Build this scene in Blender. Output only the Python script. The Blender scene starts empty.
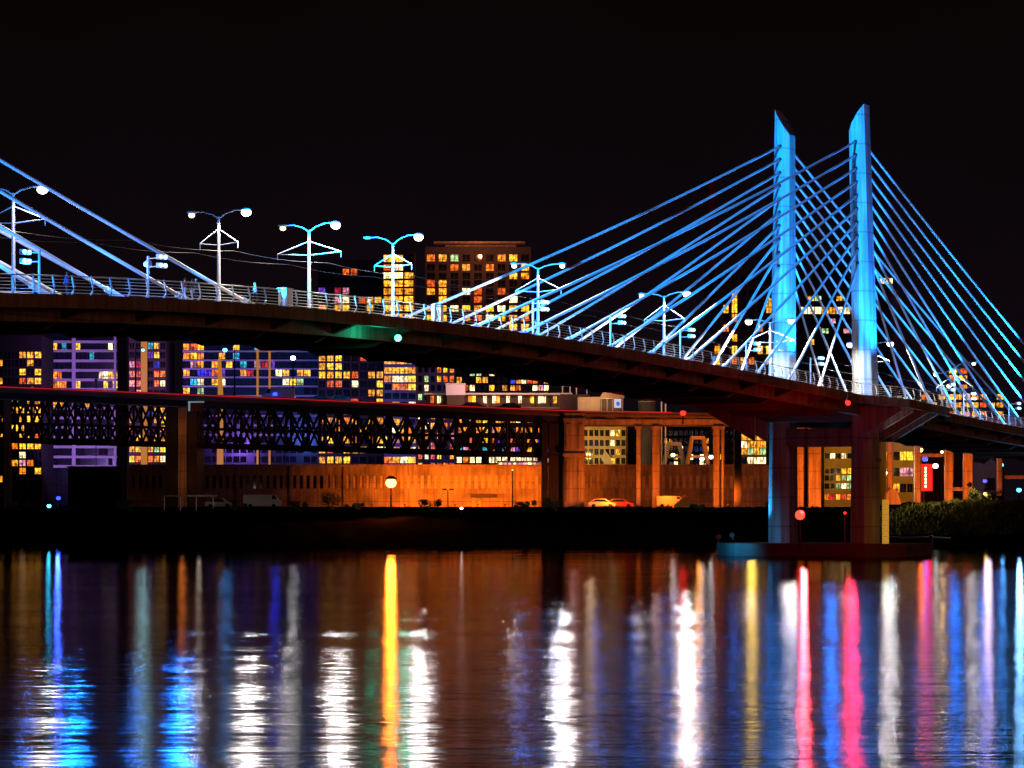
import bpy, math, random
from mathutils import Vector, Matrix
R = math.radians
random.seed(7)
scn = bpy.context.scene
COL = scn.collection

# ---------------------------------------------------------------- camera, world, sun, exposure
FPX, CAMH, HOR = 3044.0, 6.86, 500.0
cam = bpy.data.objects.new('camera', bpy.data.cameras.new('camera'))
COL.objects.link(cam)
cam.location = (0, 0, CAMH)
cam.rotation_euler = (R(90), 0, 0)
cam.data.sensor_width = 36
cam.data.lens = FPX / 1024 * 36
cam.data.shift_y = (HOR - 384) / 1024
cam.data.clip_start = 0.5
cam.data.clip_end = 6000
scn.camera = cam

w = bpy.data.worlds.new('World'); scn.world = w; w.use_nodes = True
nt = w.node_tree; nt.nodes.clear()
wo = nt.nodes.new('ShaderNodeOutputWorld'); add = nt.nodes.new('ShaderNodeAddShader')
b1 = nt.nodes.new('ShaderNodeBackground'); b2 = nt.nodes.new('ShaderNodeBackground')
sky = nt.nodes.new('ShaderNodeTexSky'); sky.sky_type = 'NISHITA'; sky.sun_disc = False
sky.sun_elevation = R(-8); sky.sun_rotation = R(200)
b1.inputs['Strength'].default_value = 0.01
b2.inputs['Color'].default_value = (0.0030, 0.0016, 0.0019, 1); b2.inputs['Strength'].default_value = 1.0
tc = nt.nodes.new('ShaderNodeTexCoord'); sx = nt.nodes.new('ShaderNodeSeparateXYZ'); cr = nt.nodes.new('ShaderNodeValToRGB'); nz = nt.nodes.new('ShaderNodeTexNoise'); nz.inputs['Scale'].default_value = 9; nz.inputs['Detail'].default_value = 4
nt.links.new(tc.outputs['Generated'], sx.inputs[0]); nt.links.new(tc.outputs['Generated'], nz.inputs['Vector'])
ma = nt.nodes.new('ShaderNodeMath'); ma.operation = 'MULTIPLY_ADD'; ma.inputs[1].default_value = .12; nt.links.new(nz.outputs['Fac'], ma.inputs[0]); nt.links.new(sx.outputs['Z'], ma.inputs[2]); nt.links.new(ma.outputs[0], cr.inputs[0])
e_ = cr.color_ramp.elements; e_[0].position = .05; e_[0].color = (.0050, .0030, .0055, 1); e_[1].position = .24; e_[1].color = (.0024, .0011, .0010, 1)
nt.links.new(cr.outputs[0], b2.inputs['Color'])
nt.links.new(sky.outputs[0], b1.inputs['Color'])
nt.links.new(b1.outputs[0], add.inputs[0]); nt.links.new(b2.outputs[0], add.inputs[1])
nt.links.new(add.outputs[0], wo.inputs['Surface'])

sun = bpy.data.objects.new('sun', bpy.data.lights.new('sun', 'SUN'))   # the city glow from behind the camera
sun.data.energy = 0.13; sun.data.color = (1.0, 0.27, 0.09); sun.data.angle = R(20)
sun.rotation_euler = (R(86), 0, R(58)); COL.objects.link(sun)

scn.view_settings.view_transform = 'Standard'
scn.view_settings.look = 'None'
scn.view_settings.exposure = 0
scn.view_settings.gamma = 1
scn.render.engine = 'CYCLES'
cy = scn.cycles
cy.use_denoising = True
cy.max_bounces = 5; cy.diffuse_bounces = 2; cy.glossy_bounces = 3; cy.transmission_bounces = 2
cy.sample_clamp_indirect = 4.0
cy.caustics_reflective = False; cy.caustics_refractive = False
cy.use_light_tree = True

# ---------------------------------------------------------------- helpers
def at(px, py, Y):
    return Vector(((px - 512) / FPX * Y, Y, CAMH - (py - HOR) / FPX * Y))
def zz(py, Y): return CAMH - (py - HOR) / FPX * Y
def xx(px, Y): return (px - 512) / FPX * Y

C_, S_ = 0.471, 0.882
def deck_z(s):
    u = s - 119
    return 22.69 + 0.0045 * u - 3.79e-4 * u * u - 1.10e-6 * u ** 3
def P(s, t, z=None):
    """bridge frame: s metres from the far tower towards the near one, t outward towards the camera"""
    return Vector((43.3 - C_ * s + S_ * t, 373 - S_ * s - C_ * t, deck_z(s) if z is None else z))
def s_of(px, t):
    k = (px - 512) / FPX
    return (43.3 + S_ * t - k * (373 - C_ * t)) / (C_ - k * S_)
def PZ(px, py, t):
    s = s_of(px, t); p = P(s, t, 0); p.z = zz(py, p.y); return s, p

WO = {}
class MB:
    def __init__(self): self.v = []; self.f = []; self.m = []; self.cur = 0
    def add(self, vs, fs):
        n = len(self.v); self.v += [tuple(q) for q in vs]
        for q in fs: self.f.append([i + n for i in q]); self.m.append(self.cur)
        return self
    def hexa(self, c):
        return self.add(c, [(0, 3, 2, 1), (4, 5, 6, 7), (0, 1, 5, 4), (1, 2, 6, 5), (2, 3, 7, 6), (3, 0, 4, 7)])
    def box(self, x0, x1, y0, y1, z0, z1):
        return self.hexa([(x0, y0, z0), (x1, y0, z0), (x1, y1, z0), (x0, y1, z0), (x0, y0, z1), (x1, y0, z1), (x1, y1, z1), (x0, y1, z1)])
    def bbox(self, s0, s1, t0, t1, z0, z1, rel=False):
        f = (lambda s, t, z: P(s, t, deck_z(s) + z)) if rel else (lambda s, t, z: P(s, t, z))
        return self.hexa([f(s0, t0, z0), f(s1, t0, z0), f(s1, t1, z0), f(s0, t1, z0), f(s0, t0, z1), f(s1, t0, z1), f(s1, t1, z1), f(s0, t1, z1)])
    def tube(self, pts, r, n=8, caps=True):
        pts = [Vector(p) for p in pts]
        rs = r if isinstance(r, (list, tuple)) else [r] * len(pts)
        rings = []
        for i, p in enumerate(pts):
            d = (pts[min(i + 1, len(pts) - 1)] - pts[max(i - 1, 0)]).normalized()
            up = Vector((0, 0, 1)) if abs(d.z) < .95 else Vector((1, 0, 0))
            a = d.cross(up).normalized(); b = d.cross(a)
            rings.append([p + rs[i] * (math.cos(2 * math.pi * k / n) * a + math.sin(2 * math.pi * k / n) * b) for k in range(n)])
        vs = [q for g in rings for q in g]; fs = []
        for i in range(len(pts) - 1):
            for k in range(n):
                fs.append((i * n + k, i * n + (k + 1) % n, (i + 1) * n + (k + 1) % n, (i + 1) * n + k))
        if caps: fs.append(tuple(range(n))[::-1]); fs.append(tuple((len(pts) - 1) * n + k for k in range(n)))
        return self.add(vs, fs)
    def ball(self, c, r, sx=1, sy=1, sz=1, n=10, m=6, jit=0):
        c = Vector(c); vs = [c + Vector((0, 0, -r * sz))]; fs = []
        for j in range(1, m):
            a = -math.pi / 2 + math.pi * j / m
            for i in range(n):
                b = 2 * math.pi * i / n; q = r * (1 + random.uniform(-jit, jit))
                vs.append(c + Vector((q * sx * math.cos(a) * math.cos(b), q * sy * math.cos(a) * math.sin(b), q * sz * math.sin(a))))
        vs.append(c + Vector((0, 0, r * sz)))
        for i in range(n): fs.append((0, 1 + (i + 1) % n, 1 + i))
        for j in range(m - 2):
            for i in range(n):
                a0 = 1 + j * n; fs.append((a0 + i, a0 + (i + 1) % n, a0 + n + (i + 1) % n, a0 + n + i))
        L = len(vs) - 1
        for i in range(n): fs.append((L, L - n + i, L - n + (i + 1) % n))
        return self.add(vs, fs)
    def prism(self, poly, fn, h0, h1):
        """poly of (a,b) extruded from h0 to h1 by fn(a,b,h)"""
        n = len(poly); vs = [fn(a, b, h0) for a, b in poly] + [fn(a, b, h1) for a, b in poly]
        fs = [tuple(range(n))[::-1], tuple(range(n, 2 * n))] + [(i, (i + 1) % n, n + (i + 1) % n, n + i) for i in range(n)]
        return self.add(vs, fs)
    def build(self, name, mats, parent=None, smooth=False, origin=None):
        me = bpy.data.meshes.new(name)
        inv = Matrix.Translation(-WO[parent.name]) if parent is not None else (Matrix.Translation(-Vector(origin)) if origin is not None else None)
        vs = [inv @ Vector(q) for q in self.v] if inv is not None else self.v
        me.from_pydata(vs, [], self.f)
        if not isinstance(mats, (list, tuple)): mats = [mats]
        for mm in mats: me.materials.append(mm)
        if len(mats) > 1: me.polygons.foreach_set('material_index', self.m)
        import bmesh
        bm = bmesh.new(); bm.from_mesh(me); bmesh.ops.recalc_face_normals(bm, faces=bm.faces); bm.to_mesh(me); bm.free()
        if smooth: me.polygons.foreach_set('use_smooth', [True] * len(me.polygons))
        o = bpy.data.objects.new(name, me); COL.objects.link(o)
        WO[o.name] = Vector((0, 0, 0))
        if parent is not None: o.parent = parent; WO[o.name] = WO[parent.name].copy()
        elif origin is not None: o.location = origin; WO[o.name] = Vector(origin)
        return o

def tag(o, label=None, cat=None, group=None, kind=None):
    if label: o['label'] = label
    if cat: o['category'] = cat
    if group: o['group'] = group
    if kind: o['kind'] = kind
    return o
def thing(name, loc, label, cat, group=None):
    o = bpy.data.objects.new(name, None); COL.objects.link(o); o.empty_display_size = .5
    o.location = loc; WO[o.name] = Vector(loc)
    return tag(o, label, cat, group)

def mat(name, col, rough=.7, metal=0, noise=None, nscale=1.0, bump=0, spec=.5, emit=None, estr=0):
    m = bpy.data.materials.new(name); m.use_nodes = True; t = m.node_tree
    b = t.nodes['Principled BSDF']
    b.inputs['Base Color'].default_value = (*col, 1); b.inputs['Roughness'].default_value = rough
    b.inputs['Metallic'].default_value = metal; b.inputs['Specular IOR Level'].default_value = spec
    if noise:
        g = t.nodes.new('ShaderNodeNewGeometry'); n = t.nodes.new('ShaderNodeTexNoise')
        n.inputs['Scale'].default_value = nscale; n.inputs['Detail'].default_value = 6
        r = t.nodes.new('ShaderNodeValToRGB'); r.color_ramp.elements[0].position = .3; r.color_ramp.elements[1].position = .7
        r.color_ramp.elements[0].color = (*[c * (1 - noise) for c in col], 1); r.color_ramp.elements[1].color = (*[min(1, c * (1 + noise * .6)) for c in col], 1)
        t.links.new(g.outputs['Position'], n.inputs['Vector']); t.links.new(n.outputs['Fac'], r.inputs['Fac'])
        t.links.new(r.outputs['Color'], b.inputs['Base Color'])
        if bump:
            bp = t.nodes.new('ShaderNodeBump'); bp.inputs['Strength'].default_value = bump; bp.inputs['Distance'].default_value = .1
            t.links.new(n.outputs['Fac'], bp.inputs['Height']); t.links.new(bp.outputs['Normal'], b.inputs['Normal'])
    if emit:
        b.inputs['Emission Color'].default_value = (*emit, 1); b.inputs['Emission Strength'].default_value = estr
        m.cycles.emission_sampling = 'NONE'
    return m
def winmat(name, col, strg, dark=.45):
    """a lit room behind glass: blinds, furniture and lamps seen as uneven brightness"""
    m = mat(name, (.05, .05, .05), .25, emit=col, estr=strg); t = m.node_tree; b = t.nodes['Principled BSDF']
    g = t.nodes.new('ShaderNodeNewGeometry'); oi = t.nodes.new('ShaderNodeObjectInfo')
    n = t.nodes.new('ShaderNodeTexNoise'); n.inputs['Scale'].default_value = 1.1; n.inputs['Detail'].default_value = 3
    mr = t.nodes.new('ShaderNodeMapRange'); mr.inputs['From Min'].default_value = .38; mr.inputs['From Max'].default_value = .6
    mr.inputs['To Min'].default_value = strg * dark; mr.inputs['To Max'].default_value = strg * 2.0
    m2 = t.nodes.new('ShaderNodeMapRange'); m2.inputs['To Min'].default_value = .6; m2.inputs['To Max'].default_value = 1.25
    mu = t.nodes.new('ShaderNodeMath'); mu.operation = 'MULTIPLY'
    t.links.new(g.outputs['Position'], n.inputs['Vector']); t.links.new(n.outputs['Fac'], mr.inputs['Value'])
    t.links.new(oi.outputs['Random'], m2.inputs['Value']); t.links.new(mr.outputs[0], mu.inputs[0]); t.links.new(m2.outputs[0], mu.inputs[1])
    t.links.new(mu.outputs[0], b.inputs['Emission Strength'])
    mp = t.nodes.new('ShaderNodeMapping'); mp.inputs['Scale'].default_value = (5.0, 1, 1.3); n2 = t.nodes.new('ShaderNodeTexNoise'); n2.inputs['Scale'].default_value = 1.0
    r2 = t.nodes.new('ShaderNodeMapRange'); r2.inputs['From Min'].default_value = .4; r2.inputs['From Max'].default_value = .58; r2.inputs['To Min'].default_value = .35; r2.inputs['To Max'].default_value = 1.2
    m4 = t.nodes.new('ShaderNodeMath'); m4.operation = 'MULTIPLY'; t.links.new(g.outputs['Position'], mp.inputs[0]); t.links.new(mp.outputs[0], n2.inputs[0]); t.links.new(n2.outputs['Fac'], r2.inputs[0])
    t.links.new(mu.outputs[0], m4.inputs[0]); t.links.new(r2.outputs[0], m4.inputs[1]); t.links.new(m4.outputs[0], b.inputs['Emission Strength'])
    hs = t.nodes.new('ShaderNodeHueSaturation'); hs.inputs['Color'].default_value = (*col, 1)
    m3 = t.nodes.new('ShaderNodeMapRange'); m3.inputs['To Min'].default_value = .485; m3.inputs['To Max'].default_value = .515
    t.links.new(oi.outputs['Random'], m3.inputs['Value']); t.links.new(m3.outputs[0], hs.inputs['Hue']); t.links.new(hs.outputs[0], b.inputs['Emission Color'])
    return m

M = dict(
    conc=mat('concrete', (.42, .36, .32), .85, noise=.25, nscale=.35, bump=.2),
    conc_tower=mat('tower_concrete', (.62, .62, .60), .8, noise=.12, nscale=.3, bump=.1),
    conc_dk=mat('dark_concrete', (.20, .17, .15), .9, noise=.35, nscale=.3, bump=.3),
    steel_dk=mat('dark_steel', (.035, .028, .025), .6, metal=.2, noise=.4, nscale=.8),
    steel=mat('galvanised_steel', (.6, .6, .6), .45, metal=.3, noise=.15, nscale=2),
    rail=mat('pale_rail_paint', (.75, .74, .70), .5, noise=.1, nscale=3),
    cable=mat('white_cable_sheath', (.85, .85, .85), .5, noise=.05, nscale=2),
    deck=mat('deck_asphalt', (.06, .06, .06), .9, noise=.3, nscale=1),
    wall_or=mat('warehouse_plaster', (.42, .37, .34), .9, noise=.5, nscale=.35, bump=.4),
    brick=mat('dark_brick', (.16, .10, .09), .9, noise=.3, nscale=.6),
    grey=mat('grey_render', (.10, .09, .12), .85, noise=.2, nscale=.4),
    lav=mat('pale_cladding', (.35, .35, .42), .8, noise=.15, nscale=.5),
    dark=mat('dark_cladding', (.014, .013, .015), .8, noise=.3, nscale=.5),
    brown=mat('brown_cladding', (.11, .07, .05), .85, noise=.25, nscale=.5),
    glass=mat('dark_glass', (.012, .015, .02), .08, spec=.8),
    blueglass=mat('blue_curtain_glass', (.008, .014, .030), .25, spec=.8),
    slab=mat('white_slab_edge', (.8, .8, .8), .7),
    mull=mat('mullion', (.04, .04, .04), .6),
    white=mat('white_paint', (.8, .8, .8), .5),
    cream=mat('cream_paint', (.6, .5, .34), .7, noise=.15, nscale=.8),
    yellow=mat('yellow_wall', (.62, .48, .18), .8, noise=.2, nscale=.5),
    black=mat('black_paint', (.006, .006, .006), .8, spec=.1),
    leaf=mat('leaves', (.05, .07, .025), .8, noise=.5, nscale=1.5),
    bark=mat('bark', (.09, .06, .04), .9, noise=.3, nscale=3),
    gauge=mat('gauge_board_yellow', (.75, .45, .05), .6, emit=(1, .5, .05), estr=.45),  # emission added so the board reads as bright yellow
    red=mat('red_paint', (.5, .02, .02), .5),
    orange=mat('orange_canvas', (.8, .35, .05), .7),
    wy=winmat('window_glow_yellow', (1, .42, .025), 1.5), wo=winmat('window_glow_orange', (1, .20, .012), 1.2),
    ww=winmat('window_glow_white', (1, .78, .38), 2.0, .6), wb=winmat('window_glow_blue', (.03, .05, 1), .9),
    wc=winmat('window_glow_cyan', (.05, .6, .9), .8), wr=winmat('window_glow_red', (1, .04, .03), .8),
    wp=winmat('window_glow_pink', (1, .35, .45), .9), wg=winmat('window_glow_green', (.55, .9, .35), .9),
    wv=winmat('window_glow_violet', (.25, .08, .9), .5),
    lamp_w=mat('lamp_lens_white', (.8, .8, .8), .4, emit=(1, .93, .78), estr=12),
    lamp_y=mat('lamp_lens_warm', (.8, .8, .8), .4, emit=(1, .75, .35), estr=6),
    lamp_b=mat('lamp_lens_blue', (.8, .8, .8), .4, emit=(.22, .55, 1), estr=5),
    lamp_o=mat('lamp_lens_sodium', (.8, .8, .8), .4, emit=(1, .50, .13), estr=5),
    lamp_r=mat('lamp_lens_red', (.8, .1, .1), .4, emit=(1, .02, .012), estr=3), lamp_rr=mat('lamp_lens_hot_red', (.8, .1, .1), .4, emit=(1, .035, .018), estr=4),
    lamp_g=mat('lamp_lens_green', (.1, .8, .5), .4, emit=(.1, 1, .62), estr=5),
    lamp_c=mat('lamp_lens_cyan', (.1, .5, .8), .4, emit=(.1, .65, 1), estr=5),
    lamp_v=mat('lamp_lens_deep_blue', (.1, .1, .8), .4, emit=(.03, .05, 1), estr=4),
    strip=mat('tail_light_trail_glow', (.3, .02, .02), .5, emit=(1, .02, .03), estr=.5),
    strip_y=mat('amber_wall_light', (.05, .03, .01), .5, emit=(1, .36, .02), estr=.45),
)
def weathered(m, step=3.6):
    t = m.node_tree; L = t.links.new; b = t.nodes['Principled BSDF']; g = t.nodes.new('ShaderNodeNewGeometry'); src = b.inputs['Base Color'].links[0].from_socket
    sp = t.nodes.new('ShaderNodeSeparateXYZ'); L(g.outputs['Position'], sp.inputs[0])
    md = t.nodes.new('ShaderNodeMath'); md.operation = 'PINGPONG'; md.inputs[1].default_value = step / 2; L(sp.outputs['Z'], md.inputs[0])
    jr = t.nodes.new('ShaderNodeMapRange'); jr.inputs['From Min'].default_value = 0; jr.inputs['From Max'].default_value = .13; jr.inputs['To Min'].default_value = .5; jr.inputs['To Max'].default_value = 1; L(md.outputs[0], jr.inputs[0])
    mp = t.nodes.new('ShaderNodeMapping'); mp.inputs['Scale'].default_value = (2.2, 2.2, .12); L(g.outputs['Position'], mp.inputs[0])
    n = t.nodes.new('ShaderNodeTexNoise'); n.inputs['Scale'].default_value = 1; n.inputs['Detail'].default_value = 5; L(mp.outputs[0], n.inputs[0])
    sr = t.nodes.new('ShaderNodeMapRange'); sr.inputs['From Min'].default_value = .38; sr.inputs['From Max'].default_value = .62; sr.inputs['To Min'].default_value = .62; sr.inputs['To Max'].default_value = 1.05; L(n.outputs['Fac'], sr.inputs[0])
    mm = t.nodes.new('ShaderNodeMath'); mm.operation = 'MULTIPLY'; L(jr.outputs[0], mm.inputs[0]); L(sr.outputs[0], mm.inputs[1])
    vm = t.nodes.new('ShaderNodeVectorMath'); vm.operation = 'SCALE'; L(src, vm.inputs[0]); L(mm.outputs[0], vm.inputs['Scale']); L(vm.outputs[0], b.inputs['Base Color'])
weathered(M['conc_tower']); weathered(M['conc'], 2.9); weathered(M['wall_or'], 3.3)
WC = {'y': 'wy', 'o': 'wo', 'w': 'ww', 'b': 'wb', 'c': 'wc', 'r': 'wr', 'p': 'wp', 'g': 'wg', 'v': 'wv', '.': 'glass'}

def light(kind, loc, power, col, radius=.3, aim=None, size=None, blend=.3, parent=None, name=None):
    ld = bpy.data.lights.new(name or 'light', kind); ld.energy = power; ld.color = col; ld.shadow_soft_size = radius
    o = bpy.data.objects.new(name or ('spot_light' if kind == 'SPOT' else 'point_light'), ld); COL.objects.link(o)
    o.location = loc
    if kind == 'SPOT':
        ld.spot_size = R(size); ld.spot_blend = blend
        o.rotation_euler = (Vector(aim) - Vector(loc)).to_track_quat('-Z', 'Y').to_euler()
    if parent is not None:
        o.location = Vector(loc) - WO[parent.name]; o.parent = parent
    return o
WHITE, BLUE, SOD, RED = (1, .90, .80), (.03, .34, 1.0), (1, .17, .008), (1, .02, .015)

# ---------------------------------------------------------------- water and ground
def water_mat():
    m = bpy.data.materials.new('river_water'); m.use_nodes = True; t = m.node_tree; L = t.links.new
    t.nodes.remove(t.nodes['Principled BSDF']); out = t.nodes['Material Output']
    b = t.nodes.new('ShaderNodeBsdfAnisotropic'); b.distribution = 'BECKMANN'; b.inputs['Color'].default_value = (.62, .62, .68, 1)
    df = t.nodes.new('ShaderNodeBsdfDiffuse'); df.inputs['Color'].default_value = (.002, .002, .004, 1)
    fr = t.nodes.new('ShaderNodeFresnel'); fr.inputs['IOR'].default_value = 1.333; mx = t.nodes.new('ShaderNodeMixShader')
    L(fr.outputs[0], mx.inputs[0]); L(df.outputs[0], mx.inputs[1]); L(b.outputs[0], mx.inputs[2]); L(mx.outputs[0], out.inputs['Surface'])
    g = t.nodes.new('ShaderNodeNewGeometry')
    def noise(sx, sy, scale, det=3, rough=.5):
        mp = t.nodes.new('ShaderNodeMapping'); mp.inputs['Scale'].default_value = (sx, sy, 1); L(g.outputs['Position'], mp.inputs['Vector'])
        n = t.nodes.new('ShaderNodeTexNoise'); n.inputs['Scale'].default_value = scale; n.inputs['Detail'].default_value = det; n.inputs['Roughness'].default_value = rough
        L(mp.outputs[0], n.inputs['Vector']); return n
    # wind-ruffled patches: broad bands lying across the view
    pat = noise(.25, 1.0, .045, 4, .6)
    sep = t.nodes.new('ShaderNodeSeparateXYZ'); L(g.outputs['Position'], sep.inputs[0])
    near = t.nodes.new('ShaderNodeMapRange'); near.inputs['From Min'].default_value = 345; near.inputs['From Max'].default_value = 285
    near.inputs['To Min'].default_value = 0; near.inputs['To Max'].default_value = 1; near.interpolation_type = 'SMOOTHSTEP'
    wob = t.nodes.new('ShaderNodeMath'); wob.operation = 'MULTIPLY_ADD'; wob.inputs[1].default_value = 90; L(pat.outputs['Fac'], wob.inputs[0]); 
    sub = t.nodes.new('ShaderNodeMath'); sub.operation = 'SUBTRACT'; sub.inputs[1].default_value = 45; L(sep.outputs['Y'], sub.inputs[0]); L(sub.outputs[0], wob.inputs[2])
    L(wob.outputs[0], near.inputs['Value'])
    rr = t.nodes.new('ShaderNodeMapRange'); rr.inputs['To Min'].default_value = .10; rr.inputs['To Max'].default_value = .14
    L(near.outputs[0], rr.inputs['Value']); L(rr.outputs[0], b.inputs['Roughness'])
    fine = noise(.23, 1, 3.0, 3, .6); mid = noise(.20, 1, .75, 3, .6); big = noise(.3, 1, .11, 2, .5)
    b1_ = t.nodes.new('ShaderNodeBump'); b1_.inputs['Distance'].default_value = .020
    st = t.nodes.new('ShaderNodeMapRange'); st.inputs['To Min'].default_value = .28; st.inputs['To Max'].default_value = .8; L(near.outputs[0], st.inputs['Value'])
    p2 = noise(.22, 1.0, .10, 3, .6); pr = t.nodes.new('ShaderNodeMapRange'); pr.inputs['From Min'].default_value = .36; pr.inputs['From Max'].default_value = .62; pr.inputs['To Min'].default_value = .6; pr.inputs['To Max'].default_value = 1.3; L(p2.outputs['Fac'], pr.inputs[0])
    sm = t.nodes.new('ShaderNodeMath'); sm.operation = 'MULTIPLY'; L(st.outputs[0], sm.inputs[0]); L(pr.outputs[0], sm.inputs[1]); st = sm; L(st.outputs[0], b1_.inputs['Strength'])
    b2_ = t.nodes.new('ShaderNodeBump'); b2_.inputs['Distance'].default_value = .10; b2_.inputs['Strength'].default_value = .4; L(st.outputs[0], b2_.inputs['Strength']); b3_ = t.nodes.new('ShaderNodeBump'); b3_.inputs['Distance'].default_value = .21; L(st.outputs[0], b3_.inputs['Strength']); L(big.outputs['Fac'], b3_.inputs['Height']); L(b3_.outputs['Normal'], b2_.inputs['Normal'])
    L(mid.outputs['Fac'], b2_.inputs['Height']); L(fine.outputs['Fac'], b1_.inputs['Height']); L(b2_.outputs['Normal'], b1_.inputs['Normal'])
    L(b1_.outputs['Normal'], b.inputs['Normal'])
    return m
mb = MB(); mb.add([(-900, -120, 0), (900, -120, 0), (900, 520, 0), (-900, 520, 0)], [(0, 1, 2, 3)])
tag(mb.build('river_water', water_mat()), kind='structure')

def ground_mat():
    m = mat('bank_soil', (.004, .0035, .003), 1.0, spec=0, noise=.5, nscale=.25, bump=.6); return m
def grass_h(x, y):
    e = 466 - max(0, min(1, (x - 45) / 30)) * 18 + 2.2 * math.sin(x * .06) + 1.1 * math.sin(x * .21 + 1)
    k = (y - e) / 18.0
    z = -2.0 + 2.0 * min(1, (y - e + 12) / 12) if k < 0 else 5.55 * min(1, k) ** .8
    if k > 1: z = 5.55
    berm = max(0, min(1, (x - 56) / 12)); z += berm * .9 * max(0, min(1, k * 1.2 - .2))
    z += .14 * math.sin(x * .9 + y * .35) * (k > 0) + .1 * math.sin(x * 1.7 - y) * (k > 0)
    return z
xs = [-900, -500, -250, -150] + [-120 + 1.2 * i for i in range(201)] + [150, 250, 500, 900]
ys = [436 + 1.5 * i for i in range(50)] + [515, 540, 600, 700, 1000, 2000, 5000]
mb = MB(); nx = len(xs)
for y in ys:
    for x in xs: mb.v.append((x, y, grass_h(x, y) if y < 520 else 5.6))
for j in range(len(ys) - 1):
    for i in range(nx - 1): mb.f.append((j * nx + i, j * nx + i + 1, (j + 1) * nx + i + 1, (j + 1) * nx + i)); mb.m.append(0)
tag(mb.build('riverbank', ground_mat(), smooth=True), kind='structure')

# grass on the lit berm
mb = MB()
for _ in range(9000):
    x = random.uniform(55, 84); y = random.uniform(450, 474); z = grass_h(x, y)
    if z < 1.5: continue
    hgt = random.uniform(.25, .6); a = random.uniform(0, 3.14); dx, dy = .07 * math.cos(a), .07 * math.sin(a)
    mb.add([(x - dx, y - dy, z - .02), (x + dx, y + dy, z - .02), (x + random.uniform(-.2, .2), y + random.uniform(-.2, .2), z + hgt)], [(0, 1, 2)])
tag(mb.build('grass', mat('grass_blades', (.16, .16, .045), .8, noise=.5, nscale=.5)), kind='stuff', cat='grass', label='rough green grass on the sloping riverbank right of the pier')

# ---------------------------------------------------------------- bridge
bridge = thing('cable_stayed_bridge', P(0, -5.45, 0), 'long cable-stayed bridge with blue-lit twin towers crossing the river', 'bridge')
SS = [-130 + 5 * i for i in range(0, 85)]
def edge_t(s):
    if -16 <= s <= 14:
        if s > 6: return 4.8 + (14 - s) / 8 * 3.2
        if s < -8: return 4.8 + (s + 16) / 8 * 3.2
        return 8.0
    return 4.8
def ribbon(prof, name, m, srange, tf=lambda s, t: t, step=2.5):
    """sweep a closed (t, z below deck) profile along the deck"""
    mb = MB(); s0, s1 = srange; n = int((s1 - s0) / step) + 1; k = len(prof)
    sl = sorted(set([s0 + step * i for i in range(n)] + [s for s in (-16, -8, 6, 14) if s0 < s < s1] + [s1]))
    for s in sl: mb.v += [tuple(P(s, tf(s, t), deck_z(s) + z)) for t, z in prof]
    for i in range(len(sl) - 1):
        for j in range(k): mb.f.append((i * k + j, i * k + (j + 1) % k, (i + 1) * k + (j + 1) % k, (i + 1) * k + j)); mb.m.append(0)
    mb.f.append(tuple(range(k))); mb.m.append(0); mb.f.append(tuple(range((len(sl) - 1) * k, len(sl) * k))); mb.m.append(0)
    return mb.build(name, m, bridge)
def widen(s, t):
    d = edge_t(s) - 4.8
    if t >= 4.0: return t + d
    if t <= -14.8: return t - d
    return t
B0, B1 = -130, 292
ribbon([(4.8, 0), (4.8, -1.0), (4.3, -1.0), (4.2, -.45), (-15.1, -.45), (-15.2, -1.0), (-15.7, -1.0), (-15.7, 0)], 'deck', M['conc'], (B0, B1), widen)
ribbon([(-.4, .05), (-.4, -.2), (-10.5, -.2), (-10.5, .05)], 'trackway', M['deck'], (B0, B1), step=10)
for t in (1.6, -12.5):
    ribbon([(t + .5, -.452), (t + .45, -1.9), (t - .45, -1.9), (t - .5, -.452)], 'edge_girder', M['conc'], (B0, B1))
for i in range(-13, 31):      # floor beams with tapered brackets under the walkways
    s = i * 9.55 + 4.0
    mb = MB(); dz = deck_z(s) - .46
    poly = [(4.2, -.55), (1.3, -1.5), (.3, -1.95), (-11.2, -1.95), (-12.2, -1.5), (-15.1, -.55), (-15.1, 0), (4.2, 0)]
    mb.prism(poly, lambda a, b, h: P(s + h, a, dz + b), -.3, .3)
    mb.build('floor_beam', M['conc_dk'], bridge)

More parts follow.
